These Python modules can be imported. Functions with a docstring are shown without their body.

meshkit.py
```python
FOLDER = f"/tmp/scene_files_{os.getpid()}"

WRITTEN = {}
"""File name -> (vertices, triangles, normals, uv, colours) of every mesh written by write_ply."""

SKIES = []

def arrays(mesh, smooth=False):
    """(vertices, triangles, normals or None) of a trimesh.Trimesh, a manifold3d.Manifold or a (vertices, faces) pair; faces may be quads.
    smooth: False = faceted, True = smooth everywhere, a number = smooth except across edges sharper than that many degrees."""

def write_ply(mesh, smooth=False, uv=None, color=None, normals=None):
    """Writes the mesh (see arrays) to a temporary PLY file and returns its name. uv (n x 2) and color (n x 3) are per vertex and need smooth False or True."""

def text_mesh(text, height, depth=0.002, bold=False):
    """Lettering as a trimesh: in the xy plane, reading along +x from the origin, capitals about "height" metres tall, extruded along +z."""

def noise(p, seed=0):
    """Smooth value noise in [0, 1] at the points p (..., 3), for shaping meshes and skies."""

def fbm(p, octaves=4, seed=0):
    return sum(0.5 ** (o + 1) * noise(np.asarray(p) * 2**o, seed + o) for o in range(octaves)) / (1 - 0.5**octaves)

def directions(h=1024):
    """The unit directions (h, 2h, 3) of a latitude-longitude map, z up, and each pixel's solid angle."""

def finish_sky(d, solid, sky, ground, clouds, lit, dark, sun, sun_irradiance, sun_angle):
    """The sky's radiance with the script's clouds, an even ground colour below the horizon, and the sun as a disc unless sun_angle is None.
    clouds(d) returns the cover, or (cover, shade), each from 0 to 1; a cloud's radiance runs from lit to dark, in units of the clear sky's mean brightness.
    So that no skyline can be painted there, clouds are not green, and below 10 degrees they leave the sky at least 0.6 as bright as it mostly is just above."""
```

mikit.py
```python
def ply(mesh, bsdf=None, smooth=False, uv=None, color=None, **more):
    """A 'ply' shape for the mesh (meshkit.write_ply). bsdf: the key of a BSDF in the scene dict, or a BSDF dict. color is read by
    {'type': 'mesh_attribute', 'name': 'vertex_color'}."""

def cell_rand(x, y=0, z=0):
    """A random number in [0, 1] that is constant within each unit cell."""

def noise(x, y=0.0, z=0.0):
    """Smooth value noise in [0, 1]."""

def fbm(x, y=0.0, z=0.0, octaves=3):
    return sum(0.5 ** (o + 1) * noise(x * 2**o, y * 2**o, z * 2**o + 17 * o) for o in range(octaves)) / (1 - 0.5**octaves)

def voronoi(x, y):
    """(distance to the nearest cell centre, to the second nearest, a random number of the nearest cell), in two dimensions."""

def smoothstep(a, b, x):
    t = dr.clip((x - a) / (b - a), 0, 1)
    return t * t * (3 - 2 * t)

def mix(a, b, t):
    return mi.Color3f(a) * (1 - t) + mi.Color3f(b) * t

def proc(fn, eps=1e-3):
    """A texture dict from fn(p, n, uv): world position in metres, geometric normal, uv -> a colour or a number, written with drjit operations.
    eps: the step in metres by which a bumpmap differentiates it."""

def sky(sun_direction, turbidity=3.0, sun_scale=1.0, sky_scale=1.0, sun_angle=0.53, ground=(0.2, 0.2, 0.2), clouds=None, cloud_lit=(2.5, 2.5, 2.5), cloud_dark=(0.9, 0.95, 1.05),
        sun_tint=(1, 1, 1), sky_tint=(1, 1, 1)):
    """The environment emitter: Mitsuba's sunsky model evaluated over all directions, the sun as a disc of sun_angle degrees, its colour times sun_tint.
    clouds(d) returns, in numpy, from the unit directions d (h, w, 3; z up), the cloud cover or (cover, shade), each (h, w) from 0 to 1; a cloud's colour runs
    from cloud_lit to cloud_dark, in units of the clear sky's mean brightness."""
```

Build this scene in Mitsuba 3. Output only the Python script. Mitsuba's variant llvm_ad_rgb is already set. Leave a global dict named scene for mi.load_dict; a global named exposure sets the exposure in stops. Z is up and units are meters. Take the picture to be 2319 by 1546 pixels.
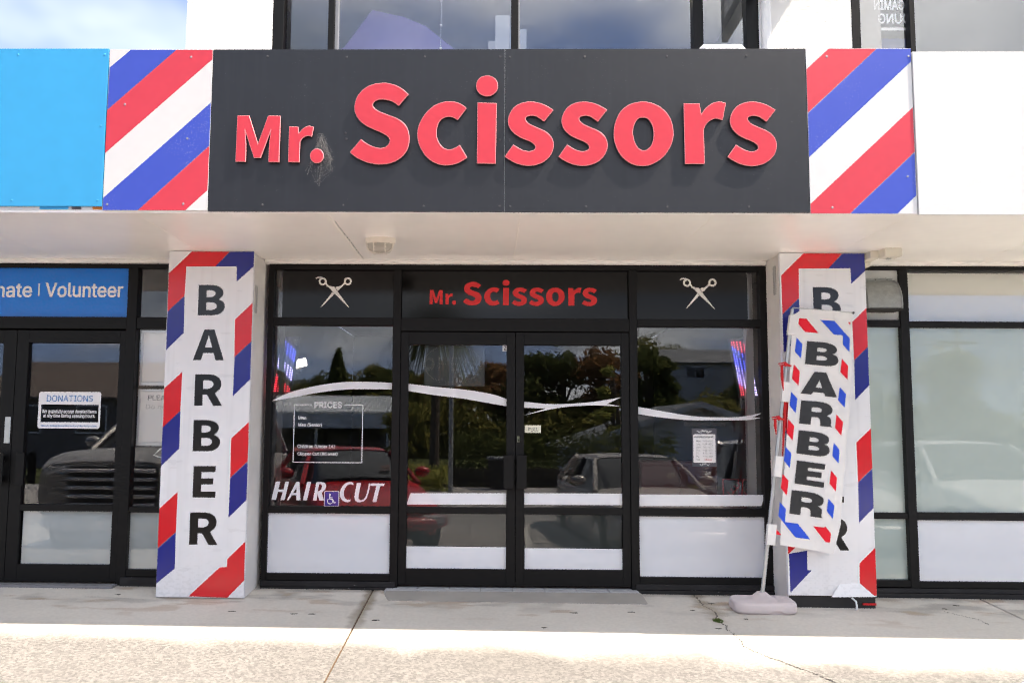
import json, math, random
import numpy as np, trimesh, drjit as dr, mitsuba as mi, mikit, meshkit
import mapbox_earcut
from shapely import affinity
from shapely.geometry import LineString, Polygon, Point
from shapely.ops import unary_union

T = mi.ScalarTransform4f
scene, labels = {}, {}
rng = np.random.default_rng(7)

# ------------------------------------------------------------------ camera, sky, exposure
# World: x along the shopfronts, y into the building (glass at y = 0.02), z up, metres; the camera stands 6.9 m out in the car park.
CAM = dict(f=1993.19, pitch=5.46656, yaw=-1.01301, roll=0.36882, cx=1075.217)
def camera_axes():
    p, y, r = (math.radians(CAM[k]) for k in ('pitch', 'yaw', 'roll'))
    fwd = np.array([math.sin(y) * math.cos(p), math.cos(y) * math.cos(p), math.sin(p)])
    right = np.array([math.cos(y), -math.sin(y), 0.0])
    up = np.cross(right, fwd)
    return fwd, -math.sin(r) * right + math.cos(r) * up
FWD, UP = camera_axes()
EYE = np.array([0.0, -6.9, 1.277])
scene['camera'] = {'type': 'perspective', 'fov': math.degrees(2 * math.atan(2319 / 2 / CAM['f'])), 'fov_axis': 'x',
    'principal_point_offset_x': -(CAM['cx'] - 2319 / 2) / 2319,
    'to_world': T().look_at(origin=EYE.tolist(), target=(EYE + FWD).tolist(), up=UP.tolist()), 'near_clip': 0.05, 'far_clip': 3000.0}

exposure = 3.4
def sstep_np(a, b, x):
    t = np.clip((x - a) / (b - a), 0, 1)
    return t * t * (3 - 2 * t)
def clouds(d):
    """Broken cloud, thicker towards the street side (as the window reflections show), thin over the roofs."""
    z = np.maximum(d[..., 2], 0.0) + 0.22
    p = np.stack([d[..., 0] / z, d[..., 1] / z, np.zeros_like(z)], -1)
    v = 0.62 * meshkit.fbm(p * 1.1 + 20.0, 5, seed=4) + 0.38 * meshkit.fbm(p * 2.6 + 48.0, 5, seed=11)
    v = v + 0.08 * np.maximum(-d[..., 1], 0)
    cover = np.clip((v - 0.43) / 0.18, 0, 1)
    cover = cover * cover * (3 - 2 * cover)
    shade = np.clip((meshkit.fbm(p * 1.9 + 21.0, 5, seed=23) - 0.34) / 0.30, 0, 1)
    return (0.42 + 0.51 * sstep_np(-0.3, 0.3, -d[..., 1])) * cover, shade
scene['sky'] = mikit.sky((0.61, -0.211, 1.0), turbidity=3.0, sun_scale=0.72, sky_scale=0.72, sun_tint=(0.97, 1.0, 1.07), sky_tint=(0.80, 0.77, 0.90), clouds=clouds, cloud_lit=(3.7, 3.7, 3.7), cloud_dark=(1.15, 1.28, 1.5))

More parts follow.
